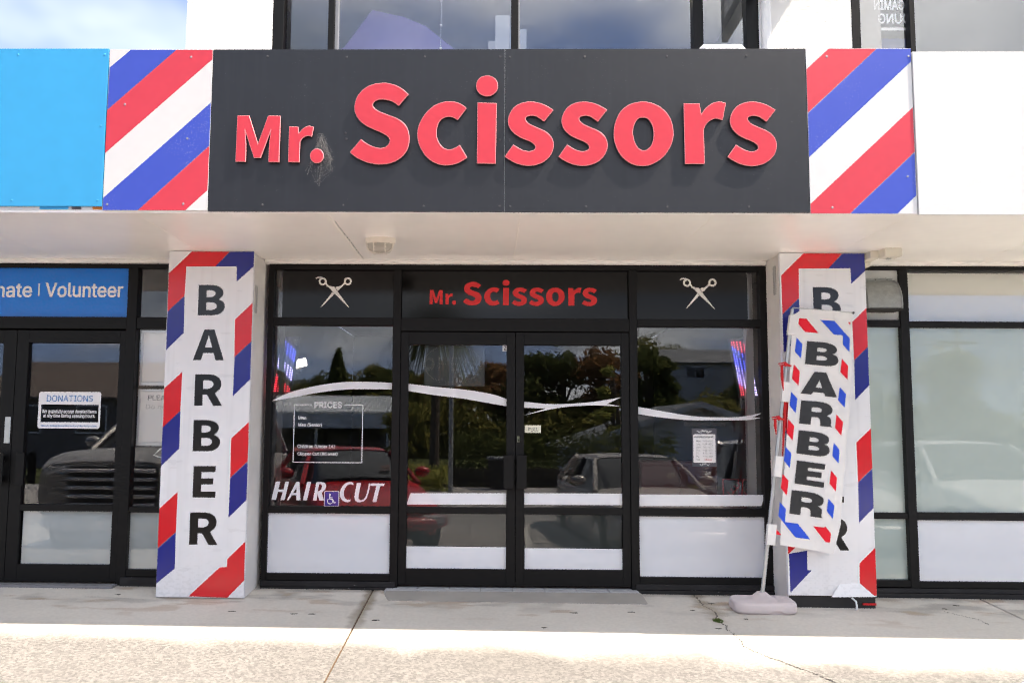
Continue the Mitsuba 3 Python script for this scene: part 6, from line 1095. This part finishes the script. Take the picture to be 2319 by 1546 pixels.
# trees and hedges: tapered trunks with limbs, crowns of many small leaves
def leafmat(a, b):
    a, b = [1.75 * q * k for q, k in zip(a, (1.08, .93, .95))], [1.75 * q * k for q, k in zip(b, (1.08, .93, .95))]
    return {'type': 'principledthin', 'base_color': mikit.proc(lambda p, n, uv: mix(a, b, mikit.cell_rand(dr.floor(p.x * 4), dr.floor(p.y * 4), dr.floor(p.z * 4)))), 'roughness': .55, 'diff_trans': 0.9}
mats['m_leaf_dark'] = leafmat((0.035, 0.055, 0.018), (0.085, 0.11, 0.035)); mats['m_leaf_mid'] = leafmat((0.07, 0.09, 0.025), (0.16, 0.17, 0.05)); mats['m_leaf_light'] = leafmat((0.14, 0.18, 0.045), (0.24, 0.27, 0.08)); mats['m_leaf_red'] = leafmat((0.11, 0.075, 0.035), (0.18, 0.12, 0.05))
mats['m_bark'] = P(worn((0.12, 0.095, 0.07), .3, .1), .9)
def leaves(C, size, g, flat=0.0):
    n = len(C)
    a = g.normal(size=(n, 3)); a /= np.linalg.norm(a, axis=1, keepdims=True)
    b = np.cross(a, g.normal(size=(n, 3))); b /= np.linalg.norm(b, axis=1, keepdims=True) + 1e-9
    s = size * g.uniform(.6, 1.3, (n, 1))
    V = np.stack([C - a * s, C + b * s * .45, C + a * s, C - b * s * .45], 1).reshape(-1, 3)
    i = np.arange(n)[:, None] * 4
    return trimesh.Trimesh(V, np.vstack([i + [0, 1, 2], i + [0, 2, 3]]), process=False)
def tree(label, x, y, z0, h, r, mat, seed, shape='round', size=.22, n=2600, group='trees across the road'):
    g = np.random.default_rng(seed)
    t = thing('tree' if shape != 'cone' else 'conifer_tree', label, 'tree', group)
    top = z0 + h
    ms = [tube([(x, y, z0 - .3), (x + .1 * r * g.normal(), y, z0 + h * .4), (x + .15 * r * g.normal(), y, z0 + h * .8)], [.05 * r + .10, .04 * r + .06, .03], 7)]
    pts = []
    if shape == 'cone':
        u = g.random(n) ** .55; a = g.uniform(0, 2 * np.pi, n); lay = np.floor(u * 11) / 11
        rad = r * (.08 + .92 * (.5 * u + .5 * lay)) * g.random(n) ** .4
        pts = np.column_stack([x + rad * np.cos(a), y + rad * np.sin(a), top - u * h * .9 - .12 * rad])
    else:
        blobs = []
        for k in range(13):
            a = g.uniform(0, 2 * np.pi); q = r * .68 * g.random() ** .5
            zz = z0 + h * g.uniform(.24, .86); b = r * g.uniform(.26, .46)
            q *= 1.0 - .5 * max(0, (zz - z0) / h - .65) / .25
            blobs.append((x + q * math.cos(a), y + q * math.sin(a), zz, b, b * g.uniform(.6, .9)))
            ms.append(tube([(x, y, z0 + h * .35), ((x + blobs[-1][0]) / 2, (y + blobs[-1][1]) / 2, zz - .25 * b - .1 * h), blobs[-1][:3]], [.03 * r + .03, .02 * r + .02, .015], 5))
        for bx_, by_, bz_, b, bz in blobs:
            m = n // len(blobs); d = g.normal(size=(m, 3)); d /= np.linalg.norm(d, axis=1, keepdims=True); d *= (g.random((m, 1)) ** .35) * g.uniform(.75, 1.15, (m, 1))
            pts.append(np.column_stack([bx_ + d[:, 0] * b, by_ + d[:, 1] * b, bz_ + d[:, 2] * bz]))
        pts = np.vstack(pts)
    add('trunk', join(ms), 'm_bark', t); add('crown', leaves(pts, size, g), mat, t)
DK, MD, LT, RD = 'm_leaf_dark', 'm_leaf_mid', 'm_leaf_light', 'm_leaf_red'
tree('dark conical tree pointing above the tree line, mirrored in the left window', -10.4, -53, 1.0, 5.5, 1.5, DK, 1, 'cone', .25, 2200)
for k, (x, y, z0, h, r, m) in enumerate(((-15.5, -58, 1, 5.0, 3.2, DK), (-13.0, -59, 1, 4.6, 2.8, DK), (-9.0, -57, 1, 4.9, 2.8, MD), (-7.2, -56, 1, 4.8, 2.4, DK), (-5.2, -54, .5, 5.0, 2.6, MD), (-2.6, -50, .5, 5.4, 2.8, RD), (.0, -48, .5, 5.2, 2.6, RD), (2.4, -47, .5, 5.6, 2.8, DK), (4.6, -48, .5, 5.5, 2.4, DK), (6.9, -47, .5, 5.8, 2.6, RD), (8.3, -40, .5, 5.5, 2.0, DK), (15.0, -76, 1.5, 9.0, 4.8, MD), (11.6, -42, -.5, 3.2, 1.5, MD), (13.0, -54, 0, 3.0, 2.2, MD), (19.2, -57, 1.0, 5.5, 3.0, DK), (20.5, -60, 1, 7, 3.5, MD), (-19, -58, .5, 5.5, 3.5, MD), (-23, -56, .5, 5.2, 3.4, DK))):
    tree(f'{("dark green", "olive green", "reddish brown")[(DK, MD, RD).index(m)]} leafy tree in the tree line, {("far left behind the low shop", "left behind the low shop", "behind the iron roofed shop", "right behind the iron roofed shop", "over the left door", "reddish beside the palm", "centre behind the fence", "between the two doors", "over the right door", "reddish over the right door", "dark beside the right window", "tall behind the hill house", "low in front of the hill house", "under the hill house", "right of the hill house", "far right on the slope", "over the left shop door", "far left over the four wheel drive")[k]}', x, y, z0, h, r, m, 20 + k, n=2300)
tree('slender light green young tree before the tree line, mirrored in the right door', 4.3, -23.5, -.5, 4.4, .75, LT, 90, size=.10, n=1300)
tree('bushy light green tree in front of the hill house', 9.6, -30, -.5, 2.7, 1.3, MD, 91, size=.14, n=1800)
tree('light green garden tree before the corner shop end', -3.2, -27, -.5, 2.9, 1.1, MD, 92, size=.13, n=1500)
tree('pale leafy tree by the right shopfront reflection', 14.5, -30, -.5, 4.6, 2.0, LT, 93, size=.16, n=1800)
tree('broad dark tree by the right shopfront reflection', 20.5, -33, -.5, 5.6, 2.6, DK, 94, size=.18, n=1800)
def hedge(label, x0, x1, y, z1, mat, seed):
    g = np.random.default_rng(seed); n = int(900 * (x1 - x0))
    solo('hedge', leaves(np.column_stack([g.uniform(x0, x1, n), y + g.normal(0, .25, n), -.5 + (z1 + .5) * g.random(n) ** .7 * (.85 + .3 * g.random(n))]), .07, g), mat, label, 'hedge', 'hedges across the road')
hedge('bright low hedge left of the paling fence', -2.4, -1.0, -15.8, .22, LT, 5); hedge('loose dark shrubs behind the paling fence', -1.2, 5.4, -19.0, 1.0, DK, 6); hedge('dark shrubs left of the corner shop', -14.5, -11.0, -30, .6, DK, 8)
# cabbage palm with drooping fronds
t = thing('palm_tree', 'tall palm with drooping fronds across the road, mirrored over the left door', 'palm tree', 'trees across the road')
add('trunk', tube([(-1.78, -21.2, -.6), (-1.74, -21.2, 2.0), (-1.78, -21.2, 4.7)], [.17, .14, .12], 9), 'm_bark', t)
g = np.random.default_rng(33); V, Fc = [], []
for k in range(560):
    a, el = g.uniform(0, 2 * np.pi), g.uniform(-.5, 1.35); L = g.uniform(1.3, 2.2)
    d = np.array([math.cos(a) * math.cos(el), math.sin(a) * math.cos(el), math.sin(el)]); side = np.cross(d, [0, 0, 1]); side /= np.linalg.norm(side) + 1e-9
    base = np.array([-1.78, -21.2, 4.7 + g.uniform(-.35, .25)])
    for s in range(6):
        u = s / 5; q = base + d * L * u - np.array([0, 0, 1.0]) * L * 1.0 * u ** 2.2; w = .032 * (1 - u) + .005
        V += [q - side * w, q + side * w]
        if s: i = len(V) - 4; Fc += [[i, i + 1, i + 3], [i, i + 3, i + 2]]
add('fronds', trimesh.Trimesh(V, Fc, process=False), DK, t)
# poles and wires
for k, (x, y, h, lb) in enumerate(((-.93, -14.2, 6.5, 'grey steel lamp post by the road, mirrored in the left door'), (19.5, -30, 5.4, 'timber power pole by the trees, mirrored in the frosted fanlight'))):
    t = thing('utility_pole', lb, 'pole'); add('post', tube([(x, y, -.5), (x, y, h)], [.06, .05], 10), 'm_galv' if k == 0 else 'm_bark', t, smooth=True)
    add('cross_arm', box(x - .8, x + .8, y - .06, y + .06, h - .6, h - .48), 'm_bark', t)
for k, (a, b) in enumerate((((-.9, -14.2, 6.4), (9.5, -50, 7.2)), ((19.5, -30, 4.9), (3.0, -22, 5.6)), ((19.5, -30, 4.7), (3.0, -22, 5.3)))):
    a, b = np.array(a, float), np.array(b, float)
    solo('overhead_wire', tube([a + (b - a) * u - [0, 0, .9 * u * (1 - u)] for u in np.linspace(0, 1, 12)], .018, 4), 'm_black', ('steep overhead wire rising over the left door', 'upper overhead wire over the frosted shopfront', 'lower overhead wire over the frosted shopfront')[k], 'wire')
# dense scrub that closes the view under the tree crowns
g = np.random.default_rng(77); n = 26000
px_, dep = g.uniform(-34, 40, n), g.uniform(0, 1, n)
hh = 1.1 + 1.3 * meshkit.noise(np.column_stack([px_ * .45, dep * 0, dep * 0]), 3) + .8 * meshkit.noise(np.column_stack([px_ * 1.7, dep * 0, dep * 0]), 5)
solo('scrub', leaves(np.column_stack([px_, -43.5 - 2.5 * dep, -.6 + (hh + 1.4 * dep) * g.random(n) ** .75]), .26, g), MD, 'dense green scrub under the trees across the road', 'scrub', kind='stuff')
